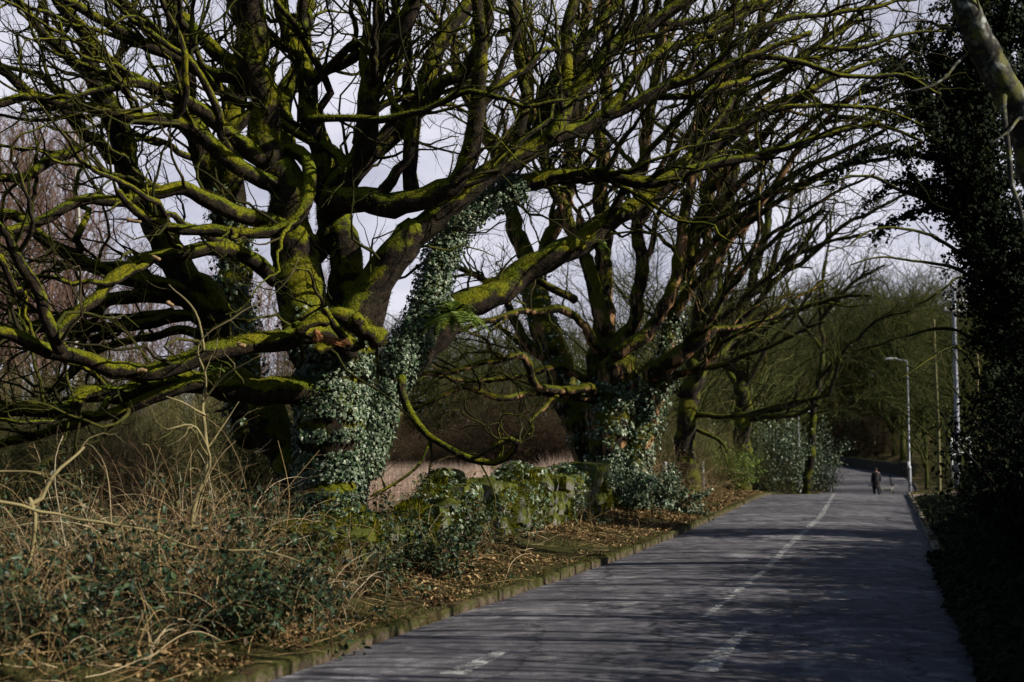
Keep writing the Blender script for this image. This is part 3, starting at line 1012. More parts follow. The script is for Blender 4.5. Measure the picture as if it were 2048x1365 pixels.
# ---- the second oak, further along the wall
T2 = 34.5
t2_trunk = [
    ([(1228, 1060), (1230, 980), (1228, 900), (1232, 800), (1240, 720)], 42, 36, T2, T2),
    ([(1212, 1060), (1196, 960), (1164, 870), (1130, 780), (1105, 700), (1080, 610), (1065, 520)], 36, 26, T2 + .5, T2 + 2),
    ([(1245, 1050), (1264, 950), (1290, 860), (1320, 770), (1340, 720)], 30, 20, T2 - .3, T2),
    ([(1205, 860), (1200, 760), (1212, 660), (1205, 600)], 28, 20, T2 + .3, T2 + .4),
]
t2_limbs = [
    ([(1212, 660), (1180, 560), (1160, 480), (1120, 400), (1090, 300), (1060, 200), (1045, 90), (1030, -40)], 16, 9, T2, T2 + 2),
    ([(1208, 620), (1205, 500), (1200, 380), (1205, 280), (1210, 150), (1215, -40)], 19, 10, T2 + .4, T2 + 1),
    ([(1225, 700), (1272, 640), (1280, 560), (1275, 450), (1282, 350), (1300, 240), (1320, 100), (1345, -40)], 16, 9, T2, T2 - 1),
    ([(1330, 740), (1345, 640), (1368, 560), (1392, 460), (1420, 370), (1450, 260), (1490, 140), (1540, -30)], 18, 9, T2, T2 + 1),
    ([(1230, 710), (1300, 665), (1340, 590), (1362, 500), (1375, 400), (1392, 300), (1430, 180), (1460, 60), (1480, -40)], 15, 8, T2 - .4, T2 - 1),
    ([(1300, 745), (1345, 720), (1385, 690), (1425, 655)], 24, 12, T2 - .4, T2 - 1.2, {'den': .5}),
    ([(1420, 660), (1470, 655), (1530, 640), (1590, 600), (1650, 560)], 6, 2.5, T2 - 1.2, T2, {'den': 1.2}),
    ([(1195, 790), (1178, 772), (1124, 783), (1074, 768), (1050, 720), (1024, 713), (985, 725), (930, 735), (860, 745), (800, 742)], 11, 4, T2, T2 - 3, {'bias': (-.3, 0, .05)}),
    ([(1200, 800), (1120, 788), (1060, 786), (1000, 796), (930, 775), (870, 800), (800, 830), (740, 850)], 9, 3, T2, T2 - 3.5, {'bias': (-.3, 0, 0)}),
    ([(1190, 770), (1120, 735), (1050, 750), (980, 762), (900, 755), (830, 740)], 8, 3, T2 + .5, T2 - 1, {'bias': (-.3, 0, 0)}),
    ([(1195, 700), (1165, 650), (1120, 620), (1080, 625), (1045, 622), (990, 640), (920, 660), (850, 690)], 11, 4, T2, T2 - 2, {'bias': (-.3, 0, .05)}),
    ([(1150, 600), (1090, 570), (1050, 540), (1000, 560), (950, 590), (900, 600)], 9, 4, T2, T2 - 1, {'bias': (-.3, 0, .1)}),
    ([(1110, 730), (1060, 690), (1030, 640), (1010, 590), (960, 560), (900, 530)], 12, 5, T2 + 1.4, T2 + 2, {'bias': (-.3, 0, .1)}),
    ([(1075, 600), (1050, 500), (1020, 430), (1000, 330), (960, 240), (920, 150), (900, 60)], 20, 9, T2 + 2, T2 + 4),
    ([(1070, 560), (1100, 470), (1130, 400), (1140, 300), (1160, 180), (1170, 60), (1180, -30)], 16, 9, T2 + 2, T2 + 3),
    ([(1340, 755), (1375, 745), (1404, 733), (1425, 715), (1434, 690), (1470, 670), (1520, 650)], 9, 3, T2 - .2, T2 - 1),
    ([(1345, 640), (1400, 560), (1460, 480), (1530, 420), (1610, 370), (1700, 320), (1800, 280)], 10, 3, T2, T2 - 2, {'bias': (.3, 0, .08)}),
    ([(1370, 540), (1440, 470), (1520, 400), (1600, 340), (1700, 300), (1790, 250), (1860, 220)], 9, 3, T2, T2 - 3, {'bias': (.3, 0, .08)}),
    ([(1400, 450), (1470, 380), (1540, 310), (1620, 240), (1720, 190), (1820, 160)], 10, 3, T2 + .5, T2 - 3, {'bias': (.3, 0, .1)}),
    ([(1420, 380), (1500, 300), (1590, 210), (1680, 140), (1780, 80)], 10, 3, T2 + .5, T2 - 2, {'bias': (.3, 0, .12)}),
    ([(1450, 260), (1530, 180), (1620, 100), (1700, 40), (1780, -20)], 9, 3, T2 + .8, T2 - 1),
    ([(1275, 450), (1330, 360), (1380, 260), (1460, 150), (1540, 60), (1600, -20)], 10, 4, T2 - 1, T2 - 3),
    ([(1395, 460), (1500, 405), (1560, 381), (1630, 355), (1703, 330), (1776, 315), (1850, 286)], 6, 2.5, T2 - 3, T2 - 6, {'bias': (.25, 0, .1)}),
    ([(1380, 330), (1520, 240), (1622, 198), (1666, 227), (1740, 242), (1776, 256), (1840, 280)], 7, 3, T2 - 6, T2 - 9, {'bias': (.25, 0, .05)}),
    ([(1480, 470), (1600, 300), (1700, 200), (1790, 130), (1870, 80)], 8, 3, T2, T2 - 2, {'bias': (.3, 0, .1)}),
    ([(1560, 300), (1680, 260), (1780, 200), (1880, 170)], 6, 2.5, T2 - 1, T2 - 3, {'bias': (.3, 0, .08)}),
    ([(1420, 620), (1470, 540), (1540, 470), (1600, 430), (1680, 380), (1750, 345)], 6, 2.5, T2, T2 - 2, {'bias': (.25, 0, .1)}),
]
b2 = P(1230, 1040, T2); b2[2] = G(b2[0], b2[1])
root2, tl2, al2, l1s2, rg2 = bigtree('oak_tree', 'mossy oak with peeling orange bark and fanned stems at the far wall end', b2, t2_trunk, t2_limbs, M_MOSS2,
                                     lateral=1.2, d2=2.1, d3=2.8, d4=1.5, fuzz=80000, seed=31, laterals_max=.09, lk=34)
ivy_on(root2, [(tl2[0][0], tl2[0][1], 3000, (0, .9), .16, .085),
               (tl2[2][0], tl2[2][1], 2600, (0, 1), .16, .085),
               (tl2[1][0], tl2[1][1], 900, (.2, 1), .12, .08),
               (al2[3][0], al2[3][1], 700, (0, .3), .12, .08)], seed=6)


def smalltree(name, label, base_px, Yd, trunk_px, r0, r1, nl, seed, bark, height=11, extra=(), group=None, bias=(0, 0, .25), dens=(.9, 1.3, 1.8, 1.0)):
    """a tree of moderate detail: traced trunk, spread limbs grown from it"""
    rg = np.random.default_rng(seed)
    b = P(base_px[0], base_px[1], Yd)
    b[2] = G(b[0], b[1])
    root = thing(name, label, 'tree', b, group)
    c, r = limb(trunk_px, r0, r1, Yd, Yd, gnarl=.6)
    c[0, 2] = min(c[0, 2], b[2] - .1)
    mb = MB()
    tubes(mb, c, r, 12, .14, 4)
    mb.build('trunk', bark, root)
    rs = resample(c, r, 16)
    l0 = grow([rs], nl / max(1, np.linalg.norm(np.diff(c, axis=0), axis=1).sum()), (.45, .8), .25, (.4, 1.15), 18, .17, bias, 34, .8, .16, .05, rg=rg, minpr=.03)
    brs = []
    for i in range(len(l0[0])):
        m_ = MB()
        tubes(m_, l0[0][i], l0[1][i], 7, .15, 6)
        m_.build('branch', bark, root)
    ex = []
    for e in extra:
        cc, rr = limb(*e)
        m_ = MB()
        tubes(m_, cc, rr, 8, .18, 6)
        m_.build('branch', bark, root)
        ex.append(resample(cc, rr, 18))
    par = [l0] + ex
    l1 = grow(par, dens[0], (.35, .65), .1, (.4, .9), 12, .24, bias, 30, .8, .07, .012, rg=rg)
    l2 = grow([l1] + par, dens[1], (.4, .7), .1, (.4, .9), 9, .28, bias, 30, .8, .03, .006, rg=rg)
    l3 = grow([l2], dens[2], (.45, .75), .1, (.4, .9), 7, .28, bias, 30, .8, .014, .005, rg=rg)
    l4 = grow([l3], dens[3], (.55, .85), .1, (.4, .9), 5, .28, bias, 30, .8, .008, .004, rg=rg, maxn=16000)
    m_ = MB()
    tubes(m_, l1[0], l1[1], 5, .12, 8)
    tubes(m_, l2[0], l2[1], 4)
    tubes(m_, l3[0], l3[1], 3)
    tubes(m_, l4[0], l4[1], 3)
    kind(m_.build('twigs', M_TWIG, root), 'stuff')
    print(name, len(l0[0]), len(l1[0]), len(l2[0]), len(l3[0]), len(l4[0]))
    return root, rs, l0


r3, rs3, l03 = smalltree('oak_tree', 'dark upright mossy oak behind the pale fence post', (1375, 1010), 46, [(1378, 1020), (1374, 920), (1378, 830), (1390, 740), (1400, 640), (1430, 520), (1460, 400), (1490, 280)], 25, 9, 11, 41, M_MOSS3,
                         extra=[([(1385, 830), (1420, 833), (1470, 832), (1540, 815), (1600, 800)], 6, 3, 46, 44), ([(1395, 700), (1450, 670), (1520, 600), (1600, 500), (1660, 420)], 8, 3, 46, 44), ([(1378, 850), (1440, 880), (1455, 900)], 5, 2, 46, 45), ([(1400, 640), (1470, 560), (1560, 470), (1650, 420)], 8, 3, 46, 42), ([(1392, 740), (1470, 720), (1560, 680), (1650, 640)], 7, 3, 46, 43), ([(1430, 520), (1500, 430), (1580, 370)], 8, 3, 46, 44), ([(1376, 800), (1320, 760), (1270, 740)], 7, 3, 46, 46)], dens=(1.5, 1.9, 2.2, 1.2))
r4, rs4, l04 = smalltree('oak_tree', 'grey-trunked mossy tree with level green limbs reaching towards the road crest', (1480, 985), 58, [(1482, 990), (1482, 900), (1488, 830), (1484, 780), (1476, 700), (1490, 600), (1520, 500), (1540, 400)], 20, 7, 10, 42, M_MOSS3,
                         extra=[([(1490, 835), (1540, 822), (1590, 805), (1640, 795), (1665, 770), (1680, 720)], 8, 3, 58, 55), ([(1488, 840), (1530, 835), (1600, 826), (1635, 810)], 7, 4, 58, 56), ([(1485, 780), (1530, 700), (1600, 620), (1640, 560)], 6, 2, 58, 56), ([(1490, 600), (1560, 530), (1640, 490), (1720, 470)], 7, 3, 58, 54), ([(1480, 700), (1560, 640), (1660, 600), (1740, 590)], 6, 3, 58, 54), ([(1480, 740), (1420, 700), (1360, 690)], 6, 3, 58, 58)], dens=(1.5, 1.9, 2.0, 1.0))
r5, rs5, l05 = smalltree('sycamore_tree', 'slim curved mossy tree leaning over the left of the road past the crest', (1620, 985), 78, [(1612, 1000), (1618, 930), (1625, 850), (1636, 760), (1646, 690), (1640, 600), (1655, 500), (1670, 400)], 10, 1.2, 12, 43, M_MOSS3, extra=[([(1636, 760), (1700, 690), (1760, 640), (1820, 620)], 5, 2, 78, 74), ([(1640, 640), (1700, 570), (1770, 530)], 5, 2, 78, 74), ([(1645, 700), (1600, 640), (1570, 560)], 5, 2, 78, 78)], dens=(1.3, 1.6, 1.6, .8))


# ---------------------------------------------------------------- wood behind: a few grown trees, then copies
def proto(name, seed, H, r, nl, m_bark, m_twig, spread=.9, up=.5, low=.25, dens=(1.0, 1.1, 1.2), reach=40):
    rg = np.random.default_rng(seed)
    root = thing(name, '', 'tree', (0, 0, 0))
    K = 14
    t = np.linspace(0, 1, K)
    c = np.stack([np.cumsum(rg.normal(size=K) * .12) * t, np.cumsum(rg.normal(size=K) * .12) * t, t * H - .3], -1)
    R = r * (1 - .8 * t)
    R[0] *= 1.35
    mb = MB()
    tubes(mb, c, R, 8, .1, 2)
    mb.build('trunk', m_bark, root)
    l0 = grow([(c[None], R[None])], nl / H, (.4, .75), low, (.35, spread), 14, .22, (0, 0, up), reach, .8, .14, .03, rg=rg)
    l1 = grow([l0], dens[0], (.35, .6), .1, (.4, .9), 8, .2, (0, 0, up * .7), 36, .8, .05, .016, rg=rg)
    l2 = grow([l1], dens[1], (.4, .7), .1, (.4, .9), 6, .24, (0, 0, up * .6), 34, .8, .02, .010, rg=rg)
    l3 = grow([l2], dens[2] * 1.6, (.7, 1.0), .1, (.4, .9), 4, .24, (0, 0, up * .5), 34, .8, .013, .011, rg=rg, maxn=24000)
    m2 = MB()
    tubes(m2, l0[0], l0[1], 5)
    tubes(m2, l1[0], l1[1], 4)
    tubes(m2, l2[0], l2[1], 3)
    tubes(m2, l3[0], l3[1], 3)
    m2.build('crown', m_twig, root)
    print('proto', len(l0[0]), len(l1[0]), len(l2[0]), len(l3[0]))
    return root


def copy_tree(src, loc, rz, s, label, group):
    r = src.copy()
    COL.objects.link(r)
    r.location = loc
    r.rotation_euler = (0, 0, rz)
    r.scale = (s, s, s)
    r['label'] = label
    r['group'] = group
    for ch in list(src.children):
        c = ch.copy()
        COL.objects.link(c)
        c.parent = r
    return r


protos = {
    'brown': [proto('bare_tree', 101, 11, .15, 40, M_FARBARK, M_FARBARK, 1.2, .18, .06, (1.1, 1.2, 1.2), 50), proto('bare_tree', 102, 12, .15, 40, M_FARBARK, M_FARBARK, 1.0, .3, .08, (1.1, 1.2, 1.2), 46)],
    'mossy': [proto('bare_tree', 103, 8.5, .19, 34, M_FARMOSS, M_FARMOSS, 1.35, .06, .10, (1.2, 1.3, 1.2), 62), proto('bare_tree', 104, 10.5, .17, 38, M_FARMOSS, M_FARMOSS, 1.2, .16, .08, (1.2, 1.3, 1.2), 54)],
    'slim': [proto('slim_tree', 107, 8.5, .075, 9, M_FARMOSS, M_FARMOSS, .7, .6, .3, (.35, .3, .3))],
    'red': [proto('bare_tree', 105, 14, .13, 46, M_FARRED, M_FARRED, .9, .45, .06), proto('birch_tree', 106, 15, .13, 26, M_BIRCH, M_FARRED, .7, .35, .3)],
}
prot_used = {}


def plant(kindname, i, x, y, s, label, group, rz=None):
    src = protos[kindname][i]
    z = G(x, y) - .05
    rz = rng.uniform(0, 2 * PI) if rz is None else rz
    key = (kindname, i)
    if key not in prot_used:
        prot_used[key] = 1
        # first use moves the source itself
        src.location = (x, y, z); src.rotation_euler = (0, 0, rz); src.scale = (s, s, s)
        src['label'] = label; src['group'] = group
        return src
    return copy_tree(src, (x, y, z), rz, s, label, group)


LAB_RED = 'reddish-brown bare tree in the wood behind the big oak on the left'
LAB_MID = 'grey-brown bare tree in the wood beyond the pale reeds and second oak'
LAB_FAR = 'olive-brown bare tree in the wood where the road bends away'
LAB_FR = 'spreading mossy bare tree at the near edge of the wood behind the reeds'
LAB_RT = 'bare tree in the dark wood on the right beyond the road sign pole'
LAB_BIR = 'pale-stemmed birch in the wood behind the reeds'
rw = np.random.default_rng(55)


def px2x(px, Y): return (px - CX) / F * Y


for row, (Yr, n) in enumerate(((78, 11), (92, 11), (110, 12), (135, 12))):
    for k in range(n):
        px = -60 + (k + rw.uniform(.1, .9)) * 720 / n
        Y = Yr + rw.uniform(-4, 4)
        bir = rw.random() < .14
        plant('red', 1 if bir else 0, px2x(px, Y), Y, rw.uniform(.85, 1.15) * (1.55 if px < 200 else .95) * Yr / 95, 'pale-stemmed birch in the wood behind the big oak on the left' if bir else LAB_RED, 'birches in the left wood' if bir else 'trees of the left wood')
for row, (Yr, n) in enumerate(((84, 9), (92, 10), (104, 12), (118, 13), (140, 13))):
    for k in range(n):
        px = 640 + (k + rw.uniform(.1, .9)) * 820 / n
        Y = Yr + rw.uniform(-4, 4)
        plant('brown' if rw.random() < .35 else 'mossy', rw.integers(2), px2x(px, Y), Y, rw.uniform(.8, 1.05) * Yr / 105, LAB_MID, 'trees of the wood beyond the reeds')
for row, (Yr, n) in enumerate(((112, 4), (172, 12), (186, 13), (205, 14), (235, 14))):
    for k in range(n):
        px = 1420 + (k + rw.uniform(.1, .9)) * 560 / n if Yr > 150 else 1400 + (k + rw.uniform(.1, .9)) * 200 / n
        Y = Yr + rw.uniform(-5, 5)
        plant('brown' if rw.random() < .25 else 'mossy', rw.integers(2), px2x(px, Y), Y, rw.uniform(1.5, 2.0) * Yr / 190 if Yr > 150 else rw.uniform(.8, 1.0), LAB_FAR, 'trees of the far wood')
for k in range(13):
    px = 620 + (k + rw.uniform(.1, .9)) * 800 / 13
    plant('mossy', 0, px2x(px, 76 + rw.uniform(-3, 3)), 76 + rw.uniform(-3, 3), rw.uniform(.65, .85), LAB_FR, 'mossy trees at the wood edge')
for (Y, off, s, i) in ((64, -5.0, .72, 0), (70, -8.0, .85, 1), (84, -4.5, .85, 0), (90, -8.5, 1.0, 1), (99, -4.5, .95, 0), (108, -7, 1.05, 0), (118, -4.5, 1.0, 0), (130, -6, 1.1, 0), (142, -5, 1.2, 1)):
    plant('mossy', i, float(XL(Y)) + off, Y, s * 1.3, 'spreading mossy tree on the left bank of the road beyond the oaks', 'mossy trees lining the far road')
for (Y, off, s, i) in ((66, 7.5, .7, 1), (74, 5.0, .75, 0), (82, 7.0, .8, 0), (96, 4.5, .8, 0), (106, 7.0, .9, 1), (114, 4.5, .9, 0), (126, 6, 1.0, 0), (138, 5, 1.05, 0), (150, 6, 1.1, 1)):
    plant('mossy', i, float(XR(Y)) + off + (2 if Y < 80 else 7), Y, s * 1.2, 'spreading mossy tree on the right bank of the road beyond the crest', 'mossy trees lining the far road')
for k in range(12):
    px = 1640 + 260 * (k + rw.uniform(.1, .9)) / 12
    Y = 158 + rw.uniform(0, 10) + (px < 1760) * 14
    plant('mossy', rw.integers(2), px2x(px, Y), Y, rw.uniform(1.5, 1.9), 'broad mossy tree rising straight behind the dark wall at the road bend', 'trees behind the bend wall')
for (px, Y, s) in ((1850, 100, .9), (1890, 112, 1.0), (1935, 88, .9), (1980, 95, 1.0), (2040, 90, .9), (1870, 130, 1.1), (1920, 70, .75), (2010, 64, .8)):
    plant('mossy', rw.integers(2), px2x(px, Y), Y, s, LAB_RT, 'trees of the right wood')

# bare shrubs at the foot of the woods
def shrub_proto(seed, m_, h=2.2, n=60, name='bare_shrub'):
    rg = np.random.default_rng(seed)
    root = thing(name, '', 'shrub', (0, 0, 0))
    K = 7
    st = np.stack([rg.normal(size=n) * .5, rg.normal(size=n) * .5, np.full(n, -.05)], -1)
    d = nrm(np.stack([rg.normal(size=n) * .35, rg.normal(size=n) * .35, np.ones(n)], -1))
    out = np.zeros((n, K, 3)); out[:, 0] = st
    L = h * rg.uniform(.5, 1.2, n)
    for k in range(1, K):
        d = nrm(d + rg.normal(size=(n, 3)) * .16)
        out[:, k] = out[:, k - 1] + d * (L / (K - 1))[:, None]
    R = np.full((n, 1), .014) * np.linspace(1, .35, K)[None]
    l1 = grow([(out, R)], 4.0, (.6, .9), .1, (.4, 1.0), 6, .25, (0, 0, .2), 60, .8, .01, .006, rg=rg)
    l2 = grow([l1], 3.5, (.6, .9), .1, (.4, 1.0), 5, .25, (0, 0, .1), 50, .8, .008, .005, rg=rg, maxn=5000)
    mb = MB()
    tubes(mb, out, R, 4)
    mb.build('stems', m_, root)
    mb = MB()
    tubes(mb, l1[0], l1[1], 3)
    tubes(mb, l2[0], l2[1], 3)
    kind(mb.build('twigs', m_, root), 'stuff')
    return root


M_SHR = by_island('shrub_twig', [(0, (.03, .022, .012)), (.5, (.065, .042, .026)), (1, (.11, .085, .05))], .9, .1)
M_SHG = by_island('shrub_twig_olive', [(0, (.04, .045, .015)), (.5, (.10, .10, .035)), (1, (.20, .165, .08))], .9, .1)
sp = [shrub_proto(201, M_SHR), shrub_proto(202, M_SHG)]
first = [True, True]


def put_shrub(i, x, y, s, label, group):
    if first[i]:
        first[i] = False
        sp[i].location = (x, y, G(x, y)); sp[i].scale = (s, s, s); sp[i]['label'] = label; sp[i]['group'] = group
        return
    copy_tree(sp[i], (x, y, G(x, y)), rng.uniform(0, 6.28), s, label, group)


for k in range(26):
    px = 690 + 560 * (k + rw.random()) / 26
    Y = rw.uniform(66, 84)
    put_shrub(0, px2x(px, Y), Y, rw.uniform(.9, 1.8), 'russet leafless shrub at the wood edge behind the pale reeds', 'shrubs behind the reeds')
for k in range(30):
    px = -40 + 640 * (k + rw.random()) / 30
    Y = rw.uniform(34, 72)
    put_shrub(1 if rw.random() < .75 else 0, px2x(px, Y), Y, rw.uniform(.9, 1.7), 'brown leafless shrub in the field behind the big oak', 'shrubs behind the big oak')
for k in range(12):
    Y = 48 + 50 * (k + rw.random()) / 12
    put_shrub(rw.integers(2), float(XL(Y)) - rw.uniform(1.4, 4.0), Y, rw.uniform(.5, 1.0), 'low bare shrub on the left verge before and past the crest', 'shrubs on the far left verge')
for k in range(16):
    Y = 60 + 110 * (k + rw.random()) / 16
    put_shrub(1, float(XR(Y)) + rw.uniform(2.0, 6.0), Y, rw.uniform(.6, 1.2), 'dark bare shrub along the right verge past the crest', 'shrubs on the far right verge')
for k in range(34):
    Y = rw.uniform(168, 215)
    put_shrub(k % 2, px2x(1590 + 300 * k / 34, Y), Y, rw.uniform(1.6, 2.8), 'bare shrub at the foot of the far wood at the road bend', 'shrubs at the bend')


M_DSTEM = plain('shade_dark_stem', (.012, .010, .007), .9, spec=.1)  # stems of the dark evergreens, with shade put into their colour


def evergreen(name, label, base, w_, h_, n, material, seed, size=.1, cat='shrub', group=None, tpl=OVAL):
    """a bushy evergreen: stems plus many leaves in lumpy masses"""
    rg = np.random.default_rng(seed)
    root = thing(name, label, cat, base, group)
    b = np.array(base)
    K = 7
    ns_ = 22
    st = b + np.stack([rg.normal(size=ns_) * w_ * .12, rg.normal(size=ns_) * w_ * .12, np.full(ns_, -.1)], -1)
    d = nrm(np.stack([rg.normal(size=ns_) * .5 * w_ / h_, rg.normal(size=ns_) * .5 * w_ / h_, np.ones(ns_)], -1))
    out = np.zeros((ns_, K, 3)); out[:, 0] = st
    L = h_ * rg.uniform(.5, .95, ns_)
    for k in range(1, K):
        d = nrm(d + rg.normal(size=(ns_, 3)) * .12)
        out[:, k] = out[:, k - 1] + d * (L / (K - 1))[:, None]
    R = np.full((ns_, 1), .03) * np.linspace(1, .3, K)[None]
    l1 = grow([(out, R)], 3.0, (.5, .8), .1, (.6, 1.3), 6, .25, (0, 0, .1), 26, .8, .03, .010, rg=rg)
    mb = MB()
    tubes(mb, out, R, 5)
    tubes(mb, l1[0], l1[1], 4)
    mb.build('stems', M_DSTEM if material is M_IVYD else M_FARMOSS, root)
    A, B = l1
    pos, nn, tan, r = surf_points(A, B + .02, n, rg)
    pos = pos + rg.normal(size=pos.shape) * h_ * .045
    mb = MB()
    leaves(mb, pos, nn + nrm(pos - b) * .6 + np.array([0, 0, .3]), rg.uniform(.6, 1.2, len(pos)) * size, tpl, .5, rg, .6)
    kind(mb.build('leaves', material, root, smooth=False), 'stuff')
    return root


# evergreens around the second pole, left of the far road
for i, (px, Y, w_, h_, lab) in enumerate(((1530, 72, 3.6, 4.6, 'dark glossy laurel on the left verge between grey-trunked tree and left lamp post'),
                                          (1578, 86, 4.0, 5.6, 'tall dark evergreen behind the left lamp post'),
                                          (1640, 98, 2.8, 4.2, 'evergreen with sunlit leaves at the inner corner of the road bend'),
                                          (1690, 172, 5.0, 7.5, 'pale green evergreen catching sun beyond the road bend'))):
    x = px2x(px, Y)
    evergreen('laurel_shrub', lab, (x, Y, G(x, Y)), w_, h_, 5200, M_IVY, 300 + i, .13 if Y < 120 else .28)


# ---------------------------------------------------------------- stone wall
def stone_wall():
    rg = np.random.default_rng(9)
    x0, y0, x1, y1 = float(XL(15)) - 1.75, 15.0, float(XL(33.2)) - 2.35, 33.2
    L = math.hypot(x1 - x0, y1 - y0)
    ang = math.atan2(y1 - y0, x1 - x0)
    mb = MB()
    # a lumpy stone: subdivided box pushed to a sphere-ish block
    m = 5
    g = np.linspace(-1, 1, m)
    fv, ff = [], []
    for ax in range(3):
        for sg in (-1, 1):
            a, b_ = np.meshgrid(g, g, indexing='ij')
            pt = np.zeros((m, m, 3))
            pt[..., ax] = sg
            pt[..., (ax + 1) % 3] = a * sg
            pt[..., (ax + 2) % 3] = b_
            base = len(fv) * m * m
            ii = np.arange(m * m).reshape(m, m) + base
            ff.append(np.stack([ii[:-1, :-1], ii[1:, :-1], ii[1:, 1:], ii[:-1, 1:]], -1).reshape(-1, 4))
            fv.append(pt.reshape(-1, 3))
    sv, sf = np.vstack(fv), np.vstack(ff)
    sv = sv * .62 + nrm(sv) * .48
    s = 0.0
    for rowi in range(5):
        for side in (-.17, .17):
            s = rg.uniform(-.2, .1)
            while s < L:
                top = .95 if s > L * .38 else .35 + .6 * (max(s, 0) / (L * .38)) ** 1.2
                top += .13 * math.sin(s * 1.3) + .09 * math.sin(s * 3.1 + 1) - .12 - .6 * float(sstep(L - 2.2, L, s))
                ln = rg.uniform(.28, .62)
                h = .24
                zc = rowi * .215 + .1
                if zc < top:
                    cx = x0 + (x1 - x0) * (s + ln / 2) / L
                    cy = y0 + (y1 - y0) * (s + ln / 2) / L
                    cz = G(cx, cy) + zc - .05
                    v = sv * np.array([ln / 2, .21, h / 2 * rg.uniform(.85, 1.15)])
                    v = v * (1 + .26 * noise3(v + s * 7 + rowi * 3.3, 5.0)[:, None] + .10 * noise3(v + s * 7, 14.0)[:, None])
                    a = ang + rg.normal() * .16
                    off = side + rg.normal() * .06
                    vx = v[:, 0] * math.cos(a) - (v[:, 1] + off) * math.sin(a)
                    vy = v[:, 0] * math.sin(a) + (v[:, 1] + off) * math.cos(a)
                    mb.add(np.stack([cx + vx, cy + vy, cz + v[:, 2] + rg.normal() * .02 + v[:, 0] * rg.normal() * .16], -1), sf)
                s += ln * .96
    loc = (x0, y0, G(x0, y0))
    root = thing('stone_wall', 'low tumbledown dry stone wall thick with moss, beside the verge', 'wall', loc)
    mb.build('stones', M_STONE, root)
    # moss cushions and trailing ivy on it
    n = 44000
    s = rg.random(n) * L
    top = np.where(s > L * .38, .95, .35 + .6 * (s / (L * .38)) ** 1.2) + .13 * np.sin(s * 1.3) + .09 * np.sin(s * 3.1 + 1) - .05 - .6 * sstep(L - 2.2, L, s)
    a = rg.random(n)
    side = rg.choice([-1, 1, 1], n)
    isTop = rg.random(n) < .45
    off = np.where(isTop, rg.uniform(-.38, .38, n), -side * .40)
    zz = np.where(isTop, top + .02 - .16 * (off / .38) ** 2, a * top)
    cx = x0 + (x1 - x0) * s / L - off * math.sin(ang)
    cy = y0 + (y1 - y0) * s / L + off * math.cos(ang)
    pos = np.stack([cx, cy, ground(cx, cy) + zz - .03], -1)
    nn = np.where(isTop[:, None], np.array([0, 0, 1.0]), np.stack([math.sin(ang) * side, -math.cos(ang) * side, .3 + 0 * s], -1))
    keep = noise3(pos, 2.0, 8) > -.15
    fz = MB()
    blades(fz, pos[keep], nn[keep] + rg.normal(size=(keep.sum(), 3)) * .45, rg.uniform(.04, .13, keep.sum()), .016, .5, 2, rg, -1.2)
    kind(fz.build('moss', M_FUZZ, root), 'stuff')
    iv = MB()
    k2 = (noise3(pos, .9, 18) > .12)
    pp = pos[k2][:2600] + nn[k2][:2600] * rg.uniform(.02, .10, (len(pos[k2][:2600]), 1))
    leaves(iv, pp, nn[k2][:2600], rg.uniform(.04, .085, len(pp)), IVY, .6, rg, .5)
    kind(iv.build('ivy', M_IVY, root, smooth=False), 'stuff')


stone_wall()

# ivy mound where the wall ends at the foot of the second oak
x, y = px2x(1235, 33.4), 33.4
evergreen('ivy_bush', 'bright green ivy mound swallowing the foot of the second oak at the wall end', (x, y, G(x, y)), 2.2, 1.35, 6500, M_IVY, 320, .07, 'ivy', tpl=IVY)
x, y = px2x(1310, 36.5), 36.5
evergreen('ivy_bush', 'lower ivy mound right of the second oak, short of the pale post', (x, y, G(x, y)), 1.8, .95, 4200, M_IVY, 321, .07, 'ivy', tpl=IVY)
x, y = px2x(1440, 56), 56
evergreen('ivy_bush', 'yellow-green leafy bush on the verge left of the grey-trunked tree', (x, y, G(x, y)), 3.0, 2.2, 4800, M_FERN, 322, .11, 'shrub')


# ---------------------------------------------------------------- fence posts and rail
def fence():
    x, y = px2x(1358, 47), 47.0
    z = G(x, y)
    root = thing('fence', 'short grey timber fence with pale leaning post beside the ivy mound', 'fence', (x, y, z))
    top = P(1358, 935, y)
    mb = MB()
    box(mb, (x, y, (z + top[2]) / 2 - .1), (.11, .11, top[2] - z + .2), .2, .015, .03)
    mb.build('post', M_WOODG, root)
    for px, Y in ((1404, 51), (1330, 43)):
        xx = px2x(px, Y)
        mb = MB()
        box(mb, (xx, Y, G(xx, Y) + .45), (.10, .10, 1.1), .4, .015, -.03)
        mb.build('post', M_WOODG, root)
    for h in (.45, .8):
        a = np.array([x, y, z + h]); x2 = px2x(1404, 51); b = np.array([x2, 51, G(x2, 51) + h])
        x3 = px2x(1330, 43); c = np.array([x3, 43, G(x3, 43) + h])
        mb = MB()
        tubes(mb, spline([c, a + [0, 0, .02], b], 12), np.full(12, .012), 6)
        mb.build('wire', M_STEEL, root)


fence()


# ---------------------------------------------------------------- lamp posts, poles, gate
def lathe(mb, c, prof, n=16):
    """prof: list of (r, z)"""
    a = np.linspace(0, 2 * PI, n, endpoint=False)
    v = np.array([[c[0] + r * math.cos(t), c[1] + r * math.sin(t), c[2] + z] for r, z in prof for t in a])
    k = len(prof)
    ii = np.arange(k * n).reshape(k, n)
    f = np.stack([ii[:-1], np.roll(ii[:-1], -1, 1), np.roll(ii[1:], -1, 1), ii[1:]], -1).reshape(-1, 4)
    mb.add(v, f)


